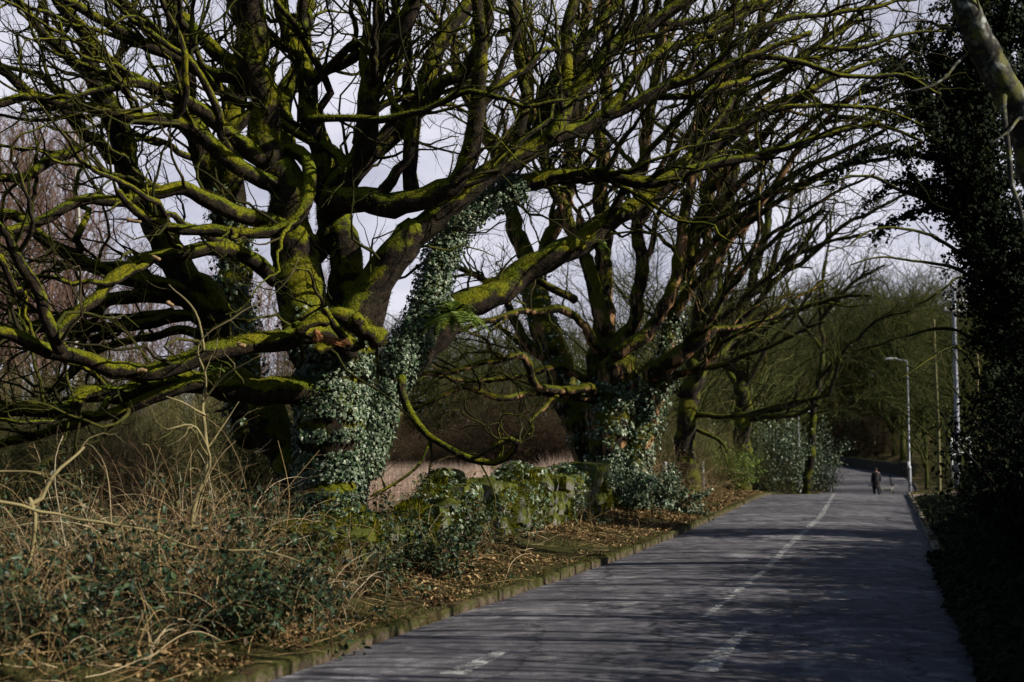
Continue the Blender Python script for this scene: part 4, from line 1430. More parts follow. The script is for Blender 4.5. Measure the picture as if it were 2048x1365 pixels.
def lamp_post(label, px, Y, ytop, arm_px, arm_y, sign, group='street lamps'):
    x = px2x(px, Y)
    z = G(x, Y)
    top = P(px, ytop, Y)
    H = top[2] - z
    root = thing('street_lamp', label, 'street lamp', (x, Y, z), group)
    k = Y / F
    mb = MB()
    lathe(mb, (x, Y, z - .1), [(.10, 0), (.10, 1.9), (.085, 2.0), (.055, 2.05), (.045, H)], 16)
    mb.build('column', M_STEEL, root)
    d = np.sign(arm_px - px)
    al = abs(arm_px - px) * k
    mb = MB()
    # arm sweeps up out of the column to the lantern
    arm = spline([(x, Y, z + H - .15), (x + d * .04, Y, z + H + .05), (x + d * al * .25, Y, z + H + (ytop - arm_y) * k * .6), (x + d * al * .5, Y, z + H + (ytop - arm_y) * k)], 14)
    tubes(mb, arm, np.full(14, .03), 8)
    mb.build('arm', M_STEEL, root)
    mb = MB()
    hz = z + H + (ytop - arm_y) * k
    hx0 = x + d * al * .42
    K = 12
    t = np.linspace(0, 1, K)
    c = np.stack([hx0 + d * al * .6 * t, np.full(K, Y), hz + .02 + .03 * t], -1)
    tubes(mb, c, .005 + .10 * np.sin(np.clip(t * 1.15 + .05, 0, 1) * PI) ** .5, 10)
    v = mb.v[-1]
    v[:, 2] = c[0, 2] + (v[:, 2] - c[0, 2]) * .45
    hd = mb.build('lantern', M_WHITE, root)
    mb = MB()
    box(mb, (hx0 + d * al * .34, Y, hz - .035), (al * .34, .13, .03), 0, .02)
    g = mb.build('lamp_glass', M_LENS)
    g.parent = hd
    g.location = (0, 0, 0)
    for v_ in g.data.vertices:
        v_.co.x -= x; v_.co.y -= Y; v_.co.z -= z
    mb = MB()
    box(mb, (x, Y - .105, z + .9), (.11, .012, .32), 0, .004)
    mb.build('door', M_STEEL, root)
    if sign:
        mb = MB()
        box(mb, (x - .09, Y - .12, z + 2.0), (.16, .012, .42), 0, .02)
        mb.build('number_plate', M_WHITE, root)
        mb = MB()
        lathe(mb, (x, Y, z + 1.8), [(.115, 0), (.115, .05)], 14)
        lathe(mb, (x, Y, z + 2.05), [(.075, 0), (.075, .05)], 14)
        mb.build('band', M_STEEL, root)
    return root


lamp_post('tall grey street lamp with notice plate, right of the road beyond the crest', 1816, 88, 724, 1768, 718, True)
lamp_post('slim grey street lamp among evergreens, left of the road beyond the crest', 1596, 92, 832, 1624, 824, False)


def pole(name, label, px, Y, ytop, r, m_, cat, group=None, cap=False, lean=0):
    x = px2x(px, Y)
    z = G(x, Y)
    top = P(px + lean, ytop, Y)
    root = thing(name, label, cat, (x, Y, z), group)
    mb = MB()
    K = 14
    t = np.linspace(0, 1, K)
    c = np.stack([x + (top[0] - x) * t + .04 * np.sin(t * 5), np.full(K, Y), z - .2 + (top[2] - z + .2) * t], -1)
    tubes(mb, c, r * (1 - .35 * t), 12)
    lathe(mb, (c[-1, 0], Y, c[-1, 2]), [(r * .65, 0), (r * .3, .02), (.001, .03)], 12)
    mb.build('pole', m_, root)
    if cap:
        for i, h in enumerate((.5, 1.0)):
            mb = MB()
            box(mb, (top[0], Y - .1, top[2] - h), (1.3, .09, .10), .3, .01)
            mb.build('cross_arm', M_WOODG, root)
            mb = MB()
            for sx in (-.55, -.2, .2, .55):
                lathe(mb, (top[0] + sx * math.cos(.3), Y - .1 + sx * math.sin(.3), top[2] - h + .05), [(.015, 0), (.035, .04), (.03, .1), (.01, .13)], 8)
            mb.build('insulators', M_WHITE, root)
    return root


pole('utility_pole', 'pale sunlit utility pole standing in front of the dark ivy-clad tree on the right', 1909, 66, 580, .14, plain('pale_pole', (.36, .38, .46), .7), 'pole', cap=True)
pole('ivy_stem_tree', 'straight yellow-green mossy stem between right street lamp and utility pole', 1874, 70, 640, .10, M_POLE, 'tree', lean=-5)


def gate():
    Y = 60
    a, b = P(1903, 884, Y), P(1940, 876, Y)
    x0 = a[0]
    root = thing('field_gate', 'small white metal gate on the bank beside the utility pole', 'gate', (x0, Y, G(x0, Y)))
    gz = G(x0, Y)
    mb = MB()
    box(mb, (a[0], Y, (gz + a[2] + .15) / 2), (.08, .08, a[2] + .15 - gz), 0, .01)
    mb.build('post', M_WHITE, root)
    mb = MB()
    box(mb, (b[0], Y, (gz + b[2]) / 2), (.07, .07, b[2] - gz), 0, .01)
    mb.build('post', M_WHITE, root)
    for dz in (0, -.28, -.56):
        mb = MB()
        tubes(mb, spline([a + [0, 0, dz], b + [0, 0, dz]], 6), np.full(6, .035), 8)
        mb.build('rail', M_WHITE, root)


gate()


# ---------------------------------------------------------------- walker with dog
def skin_figure(name, verts, edges, radii, m_, parent, sub=2):
    me = bpy.data.meshes.new(name)
    me.from_pydata(verts, edges, [])
    o = bpy.data.objects.new(name, me)
    COL.objects.link(o)
    me.materials.append(m_)
    md = o.modifiers.new('skin', 'SKIN')
    md.use_smooth_shade = True
    for i, r in enumerate(radii):
        sv_ = me.skin_vertices[0].data[i]
        sv_.radius = (r, r) if not isinstance(r, tuple) else r
    me.skin_vertices[0].data[0].use_root = True
    s_ = o.modifiers.new('subsurf', 'SUBSURF')
    s_.levels = sub
    s_.render_levels = sub
    dg = bpy.context.evaluated_depsgraph_get()
    ev = o.evaluated_get(dg)
    nm = bpy.data.meshes.new_from_object(ev)
    o.modifiers.clear()
    o.data = nm
    for p_ in nm.polygons:
        p_.use_smooth = True
    o.parent = parent
    return o


def ellipsoid(mb, c, s, n=12, m=8):
    a = np.linspace(0, 2 * PI, n, endpoint=False)
    b = np.linspace(-PI / 2 + .05, PI / 2 - .05, m)
    v = np.array([[c[0] + s[0] * math.cos(q) * math.cos(t), c[1] + s[1] * math.cos(q) * math.sin(t), c[2] + s[2] * math.sin(q)] for q in b for t in a])
    ii = np.arange(m * n).reshape(m, n)
    f = np.stack([ii[:-1], np.roll(ii[:-1], -1, 1), np.roll(ii[1:], -1, 1), ii[1:]], -1).reshape(-1, 4)
    mb.add(v, f)
    mb.f.append(np.array([list(range(n))[::-1]]) + mb.n - n * m)
    mb.f.append(np.array([list(range(n * (m - 1), n * m))]) + mb.n - n * m)


def person():
    Y = 86.0
    x = px2x(1749, Y)
    z = float(ZR(Y)) + .04
    root = thing('person', 'person in a long dark coat walking a pale dog on the road beyond the crest', 'person', (x, Y, z))
    H = 1.74
    # body: facing away, walking; left arm out a little with a white bag, right arm holding the lead
    V = [(0, 0, .95), (0, 0, 1.12), (0, -.01, 1.30), (0, -.01, 1.44), (0, .01, 1.52), (0, .02, 1.60), (0, .02, 1.68),
         (-.10, 0, .90), (-.11, .10, .50), (-.11, .03, .09), (-.11, .16, .05),
         (.10, 0, .90), (.12, -.06, .50), (.12, -.22, .12), (.12, -.12, .06),
         (-.19, -.01, 1.42), (-.235, .02, 1.14), (-.25, .08, .90), (-.25, .10, .82),
         (.19, -.01, 1.42), (.235, .0, 1.14), (.25, .07, .92), (.26, .10, .84)]
    E = [(0, 1), (1, 2), (2, 3), (3, 4), (4, 5), (5, 6), (0, 7), (7, 8), (8, 9), (9, 10), (0, 11), (11, 12), (12, 13), (13, 14),
         (3, 15), (15, 16), (16, 17), (17, 18), (3, 19), (19, 20), (20, 21), (21, 22)]
    R = [(.15, .11), (.13, .10), (.16, .11), (.10, .09), .055, .085, .075, .09, .065, .045, .035, .09, .065, .045, .035, .065, .05, .035, .03, .065, .05, .035, .03]
    skin_figure('person_body', V, E, R, M_SKIN, root)
    mb = MB()
    # coat: tapered shell from shoulders to below the knee with sleeves
    K = 12
    prof = [(.02, 1.52), (.12, 1.50), (.215, 1.43), (.20, 1.25), (.185, 1.08), (.21, .92), (.235, .72), (.255, .50), (.24, .49)]
    a = np.linspace(0, 2 * PI, 18, endpoint=False)
    vv = np.array([[r * math.cos(t) * 1.02, r * .66 * math.sin(t), h + .012 * math.sin(3 * t) * (h < .6)] for r, h in prof for t in a])
    ii = np.arange(len(prof) * 18).reshape(len(prof), 18)
    mb.add(vv + np.array([x, Y, z]), np.stack([ii[:-1], ii[1:], np.roll(ii[1:], -1, 1), np.roll(ii[:-1], -1, 1)], -1).reshape(-1, 4))
    for s_ in (-1, 1):
        arm = spline([(s_ * .17, -.01, 1.45), (s_ * .238, .01, 1.14), (s_ * .25, .07, .91)], 9) + np.array([x, Y, z])
        tubes(mb, arm, np.linspace(.085, .058, 9), 12)
    mb.build('coat', M_COAT, root)
    mb = MB()
    for leg in (((-.11, .06, .62), (-.11, .08, .40), (-.11, .03, .10)), ((.11, -.04, .62), (.12, -.09, .40), (.12, -.22, .13))):
        tubes(mb, spline(leg, 8) + np.array([x, Y, z]), np.linspace(.095, .07, 8), 10)
    mb.build('trousers', M_TROU, root)
    for p in ((-.11, .08, .045), (.12, -.16, .06)):
        mb = MB()
        ellipsoid(mb, (x + p[0], Y + p[1], z + p[2]), (.055, .14, .05))
        mb.build('shoe', M_SHOE, root)
    mb = MB()
    ellipsoid(mb, (x, Y + .0, z + 1.665), (.095, .105, .10))
    mb.build('hair', M_HAIR, root)
    # hands with fingers
    for s_ in (-1, 1):
        mb = MB()
        h0 = np.array([x + s_ * .252, Y + .09, z + .86])
        for k in range(4):
            f0 = h0 + np.array([0, -.03 + .02 * k, -.04])
            tubes(mb, spline([f0, f0 + [s_ * .005, .0, -.035 - .004 * (k in (1, 2))], f0 + [-s_ * .02, .0, -.06]], 5), np.linspace(.009, .007, 5), 6)
        tubes(mb, spline([h0 + [0, .03, 0], h0 + [-s_ * .02, .05, -.03], h0 + [-s_ * .03, .045, -.05]], 5), np.linspace(.011, .008, 5), 6)
        ellipsoid(mb, h0 + np.array([0, 0, -.015]), (.016, .04, .045), 8, 6)
        mb.build('hand', M_SKIN, root)
    bag = MB()
    bx_, by_, bz_ = x - .34, Y + .08, z + .70
    ellipsoid(bag, (bx_, by_, bz_), (.13, .06, .09), 10, 7)
    tubes(bag, spline([(bx_ - .04, by_, bz_ + .07), (x - .26, Y + .09, z + .81), (bx_ + .05, by_, bz_ + .07)], 8), np.full(8, .008), 5)
    tag(bag.build('carrier_bag', M_BAG, None, True, (bx_, by_, bz_)), 'small white bag held in the left hand of the walker', 'bag')
    # dog
    Yd = 86.6
    xd = px2x(1768, Yd)
    zd = float(ZR(Yd)) + .04
    dog = thing('dog', 'pale shaggy dog walking on a lead beside the person in the dark coat', 'dog', (xd, Yd, zd))
    V = [(0, 0, .46), (.20, 0, .47), (.34, 0, .50), (.44, 0, .60), (.52, 0, .68), (.62, 0, .66), (.68, 0, .645),
         (-.18, 0, .46), (-.30, 0, .47), (-.42, 0, .52), (-.52, 0, .60),
         (.30, -.08, .36), (.30, -.08, .20), (.31, -.08, .04), (.30, .08, .36), (.36, .08, .20), (.38, .08, .04),
         (-.28, -.08, .38), (-.24, -.08, .27), (-.36, -.08, .16), (-.33, -.08, .04), (-.28, .08, .38), (-.20, .08, .27), (-.28, .08, .16), (-.24, .08, .04)]
    E = [(0, 1), (1, 2), (2, 3), (3, 4), (4, 5), (5, 6), (0, 7), (7, 8), (8, 9), (9, 10), (2, 11), (11, 12), (12, 13), (2, 14), (14, 15), (15, 16),
         (8, 17), (17, 18), (18, 19), (19, 20), (8, 21), (21, 22), (22, 23), (23, 24)]
    R = [.11, .13, .11, .075, .075, .045, .03, .10, .095, .035, .02, .05, .03, .028, .05, .03, .028, .06, .04, .025, .028, .06, .04, .025, .028]
    skin_figure('dog_body', V, E, R, M_DOG, dog)
    mb = MB()
    for s_ in (-1, 1):
        ellipsoid(mb, (xd + .49, Yd + s_ * .06, zd + .69), (.03, .02, .06), 8, 6)
    mb.build('ears', M_DOGD, dog)
    mb = MB()
    tubes(mb, spline([(x + .26, Y + .09, z + .82), (x + .42, Y + .3, z + .72), (xd + .42, Yd, zd + .60)], 10), np.full(10, .008), 5)
    tag(mb.build('dog_lead', M_LEAD, None, True, (x + .31, Y + .12, z + .82)), 'thin dark lead from the walker to the pale dog', 'lead')


person()
# thin dark post behind the dog
pole('marker_post', 'thin dark marker post between the dog and the right street lamp', 1781, 92, 950, .05, M_COAT, 'post')
# low dark boundary wall of the bend
mb = MB()
pts = [(1648, 918, 168), (1690, 925, 160), (1740, 938, 148), (1790, 945, 136), (1830, 940, 128)]
rgw = np.random.default_rng(77)
c = np.array([P(a, b, d) for a, b, d in pts])
c = spline(c, 60)
c[:, 2] = ground(c[:, 0], c[:, 1])
for k in range(59):
    d = c[k + 1] - c[k]
    ln = np.linalg.norm(d[:2])
    for rr in range(4):
        box(mb, (c[k, 0] + d[0] / 2, c[k, 1] + d[1] / 2, c[k, 2] + .1 + rr * .31), (ln * .97, .42 + rgw.normal() * .03, .29), math.atan2(d[1], d[0]) + rgw.normal() * .02, .05)
tag(mb.build('boundary_wall', stone_like('dark_stone', (.03, .028, .024), (.07, .065, .06), .5, (.03, .035, .012)), None, False, tuple(c[0])), 'dark low stone wall round the outside of the far road bend', 'wall')


# ---------------------------------------------------------------- right side: ivy-clad tree, leaning trunk, hedge
def ivy_tree():
    Y = 28.0
    rg = np.random.default_rng(61)
    b = P(2080, 1080, Y)
    b[2] = G(b[0], b[1])
    root = thing('ivy_clad_tree', 'tall dark tree smothered in ivy on the right edge above the road', 'tree', b)
    tr = [([(2080, 1120), (2070, 900), (2036, 700), (1990, 520), (1966, 300), (1960, 100), (1950, -120)], 34, 20, Y, Y),
          ([(2110, 1110), (2100, 800), (2080, 500), (2060, 200), (2060, -120)], 26, 18, Y + 1, Y + 1)]
    mb = MB()
    tl = []
    for s_ in tr:
        c, r = limb(*s_)
        tubes(mb, c, r, 14, .1, 3)
        tl.append((c, r))
    mb.build('trunk', M_MOSS3, root)
    br = [([(1976, 480), (1930, 380), (1880, 300), (1850, 220), (1830, 150)], 12, 4, Y, Y - 1),
          ([(1972, 420), (1920, 300), (1890, 200), (1860, 120)], 12, 4, Y, Y + .5),
          ([(1976, 520), (1920, 440), (1870, 400), (1820, 370)], 9, 3, Y, Y - .5),
          ([(1968, 300), (1930, 200), (1910, 130)], 9, 3, Y, Y),
          ([(2040, 700), (1985, 640), (1945, 600)], 8, 4, Y, Y - .6),
          ([(2030, 640), (2030, 560), (2040, 460)], 8, 4, Y, Y - .6),
          ([(1964, 200), (2000, 100), (2040, 20)], 10, 4, Y, Y - .4),
          ([(2060, 860), (2010, 800), (1975, 740)], 8, 4, Y, Y - .8)]
    al = []
    for s_ in br:
        c, r = limb(*s_)
        m_ = MB()
        tubes(m_, c, r, 8, .1, 4)
        m_.build('branch', M_MOSS3, root)
        al.append(resample(c, r, 18))
    l1 = grow(al, 1.8, (.4, .7), .2, (.5, 1.2), 9, .25, (-.1, 0, .1), 30, .8, .04, .01, rg=rg)
    bare = [([(1980, 475), (1900, 425), (1813, 385), (1758, 359), (1703, 352), (1640, 372)], 6, 2, Y, Y - 1),
            ([(1984, 560), (1900, 492), (1831, 465), (1783, 454), (1732, 465), (1700, 490)], 4.5, 1.5, Y, Y - 1.5),
            ([(1984, 580), (1900, 537), (1830, 525), (1770, 515), (1700, 530)], 4.5, 1.5, Y, Y - 1),
            ([(1988, 700), (1900, 660), (1820, 672), (1750, 690), (1700, 705)], 4, 1.5, Y, Y - 1),
            ([(1988, 620), (1930, 560), (1880, 580), (1830, 610)], 3.5, 1.5, Y, Y - 1.5),
            ([(1985, 800), (1920, 700), (1860, 720), (1800, 760)], 3.5, 1.2, Y, Y - 1.5)]
    ba = []
    for s_ in bare:
        c, r = limb(*s_)
        m_ = MB()
        tubes(m_, c, r, 6, .1, 6)
        m_.build('branch', M_MOSS3, root)
        ba.append(resample(c, r, 18))
    l2 = grow(ba, 2.2, (.35, .6), .25, (.4, .9), 8, .25, (-.15, 0, .05), 26, .8, .02, .004, rg=rg)
    l3 = grow([l2], 3, (.5, .8), .1, (.4, .9), 6, .25, (-.1, 0, 0), 26, .8, .008, .003, rg=rg)
    m_ = MB()
    tubes(m_, l1[0], l1[1], 5)
    tubes(m_, l2[0], l2[1], 4)
    tubes(m_, l3[0], l3[1], 3)
    kind(m_.build('twigs', M_FARMOSS, root), 'stuff')
    mb = MB()
    for (c, r), n in zip(tl, (26000, 10000)):
        pos, nn, tan, _ = surf_points(c, r, n, rg)
        lump = .30 + .30 * noise3(pos, .8, 3)[:, None] + .12
        pos = pos + nn * np.minimum(np.abs(rg.normal(size=(n, 1))), 1.6) * lump
        leaves(mb, pos, nn, rg.uniform(.6, 1.2, n) * .085, IVY, .6, rg, .6)
    A = np.concatenate([a for a, _ in al]); B = np.concatenate([q for _, q in al])
    pos, nn, tan, _ = surf_points(A, B, 14000, rg)
    pos = pos + nn * np.abs(rg.normal(size=(14000, 1))) * .22
    leaves(mb, pos, nn, rg.uniform(.6, 1.2, 14000) * .085, IVY, .6, rg, .6)
    pos, nn, tan, _ = surf_points(l1[0], l1[1], 17000, rg)
    pos = pos + nn * np.abs(rg.normal(size=(17000, 1))) * .10
    leaves(mb, pos, nn, rg.uniform(.6, 1.2, 17000) * .08, IVY, .6, rg, .6)
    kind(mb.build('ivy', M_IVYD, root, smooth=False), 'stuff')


ivy_tree()


def leaning_trunk():
    Y = 19.0
    bx = 11.5
    base = np.array([bx, Y + 1.5, G(bx, Y + 1.5)])
    root = thing('leaning_tree', 'pale lichened trunk leaning across the top right corner', 'tree', base)
    c0 = [(bx, Y + 1.5, base[2] - .2), (10.6, Y + 1.0, 2.2)] + [tuple(P(px, py, Y + dy)) for px, py, dy in ((2120, 420, .6), (2050, 255, .2), (1990, 140, 0), (1945, 50, -.2), (1900, -70, -.4))]
    c = spline(c0, 60)
    r = np.linspace(.28, .155, 60)
    mb = MB()
    tubes(mb, c, r, 20, .13, 5)
    def lich(t, b):
        n1 = tex_noise(t, 5, 5, .6); n2 = tex_noise(t, 3, 4, .6)
        a = ramp(t, n1.outputs[0], [(.50, (.016, .013, .010)), (.57, (.09, .09, .07)), (.68, (.30, .32, .30))]).outputs[0]
        f = ramp(t, n2.outputs[0], [(.5, g3(0)), (.6, g3(1))]).outputs[0]
        t.links.new(mixc(t, f, a, (.085, .085, .012)), b.inputs['Base Color'])
        b.inputs['Roughness'].default_value = .9
        bump(t, b, n1.outputs[0], .8, .02)
    ml = mat('lichened_bark', lich)
    mb.build('trunk', ml, root)
    for pts in ([(2010, 180), (2000, 240), (2020, 330), (2035, 410), (2055, 480)], [(1975, 120), (1965, 60), (1950, -20)], [(2048, 240), (2030, 245), (2010, 270), (1980, 292)],
                [(1960, 75), (1900, 60), (1850, 40), (1800, 45)], [(1965, 110), (1930, 115), (1880, 165), (1820, 182)]):
        cc, rr = limb(pts, 8 if pts[0][0] == 2010 else 4.5, 4 if pts[0][0] == 2010 else 2, Y, Y - .5)
        mb = MB()
        tubes(mb, cc, rr, 8, .1, 6)
        mb.build('branch', ml, root)
    rg = np.random.default_rng(67)


leaning_trunk()


def hedge():
    rg = np.random.default_rng(71)
    k = 0
    ys = np.concatenate([np.arange(-6, 22, 1.7), np.arange(22.5, 44, 1.3)])
    hs = []
    for i, y in enumerate(ys):
        x = float(XR(y)) + (2.5 if y < 13 else 1.9 if y < 22 else 1.7) + rg.uniform(-.1, .4)
        hs.append((x, y))
    labs = 'dark evergreen hedge bush in deep shade along the right verge'
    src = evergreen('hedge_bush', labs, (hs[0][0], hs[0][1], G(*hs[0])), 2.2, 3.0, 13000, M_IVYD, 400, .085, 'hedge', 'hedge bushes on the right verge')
    src.rotation_euler = (0, 0, 0)
    for (x, y) in hs[1:]:
        s = rg.uniform(.85, 1.1) * (1.0 if y < 22 else .43)
        copy_tree(src, (x, y, G(x, y)), rg.uniform(0, 6.28), s, labs, 'hedge bushes on the right verge')


hedge()
# trees standing on the bank right of the road, mostly outside the frame: they throw the shade
rq = np.random.default_rng(81)
for (x, y, s) in ((13.5, 8, .7), (19, 17, .7), (25, 30, .8), (26, 44, .9), (24, 60, .9)):
    plant('mossy' if rq.random() < .5 else 'brown', rq.integers(2), x, y, s, 'bare tree standing on the shaded bank right of the road', 'trees on the right bank')
for k in range(84):
    y = 5.5 + 46 * ((k + rq.uniform(.0, 1.)) / 84) ** 1.5
    plant('slim', 0, float(XR(y)) + rq.uniform(3.6, 8.5), y, rq.uniform(.7, 1.15), 'slim bare pole-like tree behind the hedge on the right bank', 'slim trees on the right bank')



src = evergreen('added_shade_holly', 'unseen dark holly added behind the viewer to block sky light', (15, -8, G(15, -8)), 5.5, 9.0, 12000, M_IVYD, 450, .26, 'tree', 'added hollies behind the viewer')  # unseen hollies, added round the camera and behind the hedge to block sky light
HOL = 'unseen dark holly added behind the viewer to block sky light'
for (x, y, s_) in ((19, -2, 1.0), (13, -15, 1.1), (6, -18, 1.0), (-2, -16, 1.1), (-10, -14, 1.0), (-14, -6, 1.0), (-17, 3, .9), (9.5, -7, .7), (22, 3, 1.0), (15, 1, .9), (4.8, -6.5, .9), (-5, -7.5, .9), (-20, 12, 1.0)) + tuple((float(XR(q)) + 5.6, q, .42) for q in np.arange(5, 31, 2.6)) + tuple((float(XR(q)) + 9.2, q, .62) for q in np.arange(6, 27, 3.4)):
    copy_tree(src, (x, y, G(x, y)), rq.uniform(0, 6), s_, HOL if s_ > .65 else 'unseen dark holly added behind the right hedge to block sky light', 'added hollies behind the viewer' if s_ > .65 else 'added hollies behind the hedge')
for (x, y, s_) in ((10.5, 4.0, .7),):
    plant('mossy', 1, x, y, s_, 'bare tree standing on the shaded bank right of the road', 'trees on the right bank')


# ---------------------------------------------------------------- undergrowth on the left verge
M_STRAW = by_island('straw_cane', [(0, (.16, .10, .05)), (.3, (.38, .28, .15)), (.7, (.52, .41, .25)), (1, (.62, .54, .40))], .7, .2)


def bramble(label, x, y, w_, h_, n, nl, seed, group='bramble thickets', m_=None):
    rg = np.random.default_rng(seed)
    z = G(x, y)
    root = thing('bramble_bush', label, 'bramble', (x, y, z), group)
    K = 12
    sx = x + rg.normal(size=n) * w_ * .4
    sy = y + rg.normal(size=n) * w_ * .4
    out = np.zeros((n, K, 3))
    out[:, 0] = np.stack([sx, sy, ground(sx, sy) - .02], -1)
    az = rg.uniform(0, 2 * PI, n)
    el = rg.uniform(.5, 1.5, n)
    d = np.stack([np.cos(az) * np.cos(el), np.sin(az) * np.cos(el), np.sin(el)], -1)
    L = h_ * rg.uniform(.7, 2.1, n)
    wv = rg.normal(size=(n, 3)) * .04
    for k in range(1, K):
        wv = wv * .5 + rg.normal(size=(n, 3)) * .055
        d = nrm(d + wv + np.array([0, 0, -.16]) * (k / K) * 1.6)
        out[:, k] = out[:, k - 1] + d * (L / (K - 1))[:, None]
    gz = ground(out[..., 0], out[..., 1])
    out[..., 2] = np.maximum(out[..., 2], gz + .01)
    r0 = rg.uniform(.0025, .0065, n)
    R = r0[:, None] * np.linspace(1, .35, K)[None]
    l1 = grow([(out, R)], 1.8, (.5, .8), .15, (.4, 1.1), 7, .14, (0, 0, .1), 55, .85, .004, .0016, rg=rg)
    mb = MB()
    tubes(mb, out, R, 5)
    tubes(mb, l1[0], l1[1], 3)
    kind(mb.build('stems', m_ or M_STEM, root), 'stuff')
    if nl:
        A = out; B = R + .05
        pos, nn, _, _ = surf_points(A, B, int(nl * 4.5), rg, (.05, .9))
        # clumped: three leaflets at a node
        keep = noise3(pos, 2.6, seed % 7) > .02
        pos, nn = pos[keep], nn[keep]
        mb = MB()
        leaves(mb, pos, np.array([0, 0, .8]) + nn * .6, rg.uniform(.035, .085, len(pos)), OVAL, .3, rg, .45)
        kind(mb.build('leaves', M_BRAM, root, smooth=False), 'stuff')
    return root


bl = [
    ('bramble thicket with dark leaves at the foot of the big ivy-covered trunk', 640, 15.6, 1.0, .50, 150, 1500),
    ('dark-leaved bramble thicket in front of the wall start, left of the kerb grass', 830, 17.5, .8, .55, 110, 1200),
    ('leafy bramble growing over the middle of the mossy wall', 950, 20.5, .8, .55, 90, 1100),
    ('bramble thicket with broad dark leaves in the lower left foreground', 480, 12.0, .8, .60, 130, 1000),
    ('dense straw-coloured bramble tangle round the slender sapling', 400, 14.5, 1.0, .72, 200, 500),
    ('tangle of bare pale bramble canes at the left edge', 60, 13.0, .9, .75, 150, 500),
    ('bramble thicket of brown canes low in the left corner', 120, 10.2, .7, .38, 110, 600),
    ('bramble tangle between the left edge and the sapling', 240, 12.6, .8, .55, 140, 650),
    ('tall bare bramble canes behind the sapling', 500, 18.0, 1.0, .5, 120, 600),
    ('dry bramble tangle on the verge in the lower middle of the left side', 560, 13.6, .8, .45, 150, 700),
    ('low bramble sprawling at the verge below the wall', 700, 15.0, .6, .30, 90, 500),
    ('ivy-leaved bramble at the far end of the wall', 1130, 28.0, .8, .5, 70, 700),
    ('dry brown bramble canes behind the wall beside the big trunk', 800, 22.5, 1.0, .8, 110, 350),
    ('wide bramble tangle far back at the left edge', 130, 18.0, 1.5, .85, 150, 900),
    ('bramble tangle behind the fallen branch', 330, 20.0, 1.5, .7, 130, 900),
]
for i, (lab, px, Y, w_, h_, n, nl) in enumerate(bl):
    bramble(lab, px2x(px, Y), Y, w_, h_, n, nl, 500 + i)
for i, Y in enumerate((38.5, 41, 44, 50, 54, 57)):
    bramble(['straw-coloured dead bramble next to the lower ivy mound', 'thin dead bramble just before the pale post', 'dead bramble around the pale post', 'fawn bramble bank under the dark upright oak',
             'fawn bramble bank beneath the grey-trunked tree', 'pale dead bramble at the crest of the left verge'][i], float(XL(Y)) - 2.3, Y, 1.3, 1.0, 220, 320, 540 + i)


for i, (lab, px, Y, w_, h_, n) in enumerate((
        ('pale straw canes arching up around the slender sapling', 380, 14.6, .8, 1.15, 75),
        ('tall pale canes rising left of the sapling below the mossy limbs', 280, 14.0, .7, 1.1, 55),
        ('spray of pale canes between the sapling and the ivy-covered trunk', 490, 14.6, .7, .95, 60),
        ('pale upright canes beside the broken dead branch', 130, 12.6, .6, .95, 50),
        ('low sunlit canes bending over the leafy bramble near the kerb', 640, 13.6, .6, .55, 60),
        ('dry canes lying over the lower left corner', 200, 10.6, .8, .45, 60))):
    bramble(lab, px2x(px, Y), Y, w_, h_ * .82, int(n * .55), 0, 560 + i, 'pale cane clumps', M_STRAW)


# sapling, fallen branch, pale stems
def woody(name, label, base, specs, m_, cat, seed, twd=2.5, lk=30):
    rg = np.random.default_rng(seed)
    root = thing(name, label, cat, base)
    ar = []
    for i, s_ in enumerate(specs):
        c, r = limb(*s_, seg=.08, gnarl=.5)
        r = r * .6
        mb = MB()
        tubes(mb, c, r, 8, .1, 14)
        mb.build('trunk' if i == 0 else 'branch', m_, root)
        ar.append(resample(c, r, 18))
    l1 = grow(ar, twd, (.4, .7), .2, (.4, .9), 8, .3, (0, 0, .25), lk, .8, .010, .0025, rg=rg)
    l2 = grow([l1], twd, (.5, .8), .1, (.4, .9), 6, .3, (0, 0, .2), lk, .8, .006, .0018, rg=rg)
    mb = MB()
    tubes(mb, l1[0], l1[1], 4)
    tubes(mb, l2[0], l2[1], 3)
    kind(mb.build('twigs', m_, root), 'stuff')
    return root


M_SAP = by_island('sapling_bark', [(0, (.16, .14, .05)), (.5, (.24, .20, .09)), (1, (.34, .28, .16))], .75, .2)
Y = 14.2
sx = px2x(392, Y)
woody('sapling', 'slender yellow-barked forked sapling standing in the brambles left of the big oak', (sx, Y, G(sx, Y)), [
    ([(388, 1100), (400, 1010), (412, 960), (408, 860), (410, 780)], 10, 5, Y, Y),
    ([(408, 965), (418, 930), (412, 890), (395, 850), (370, 838), (340, 850)], 6, 2.5, Y - .05, Y - .3),
    ([(410, 800), (440, 760), (480, 735), (520, 720)], 4, 1.5, Y, Y - .2),
    ([(410, 830), (370, 800), (330, 790)], 4, 1.5, Y, Y - .3),
    ([(408, 700), (392, 640), (365, 600), (330, 570)], 4.5, 2, Y, Y),
    ([(412, 790), (408, 740), (400, 690), (470, 620), (560, 570), (590, 520)], 4, 1.5, Y, Y - .4),
    ([(412, 900), (450, 850), (480, 810)], 3, 1.2, Y, Y + .2)], M_SAP, 'sapling', 600)
Y = 12.0
sx = px2x(60, Y)
woody('dead_branch', 'broken pale dead branch propped in the brambles at the left edge', (sx, Y, G(sx, Y)), [
    ([(60, 1010), (90, 970), (130, 930), (165, 895)], 8, 4, Y, Y + .3),
    ([(-20, 945), (40, 945), (75, 952)], 4, 3, Y, Y),
    ([(60, 1000), (50, 1100), (40, 1180)], 8, 5, Y, Y)], M_SAP, 'branch', 601, 2.0)
Y = 11.5
sx = px2x(240, Y)
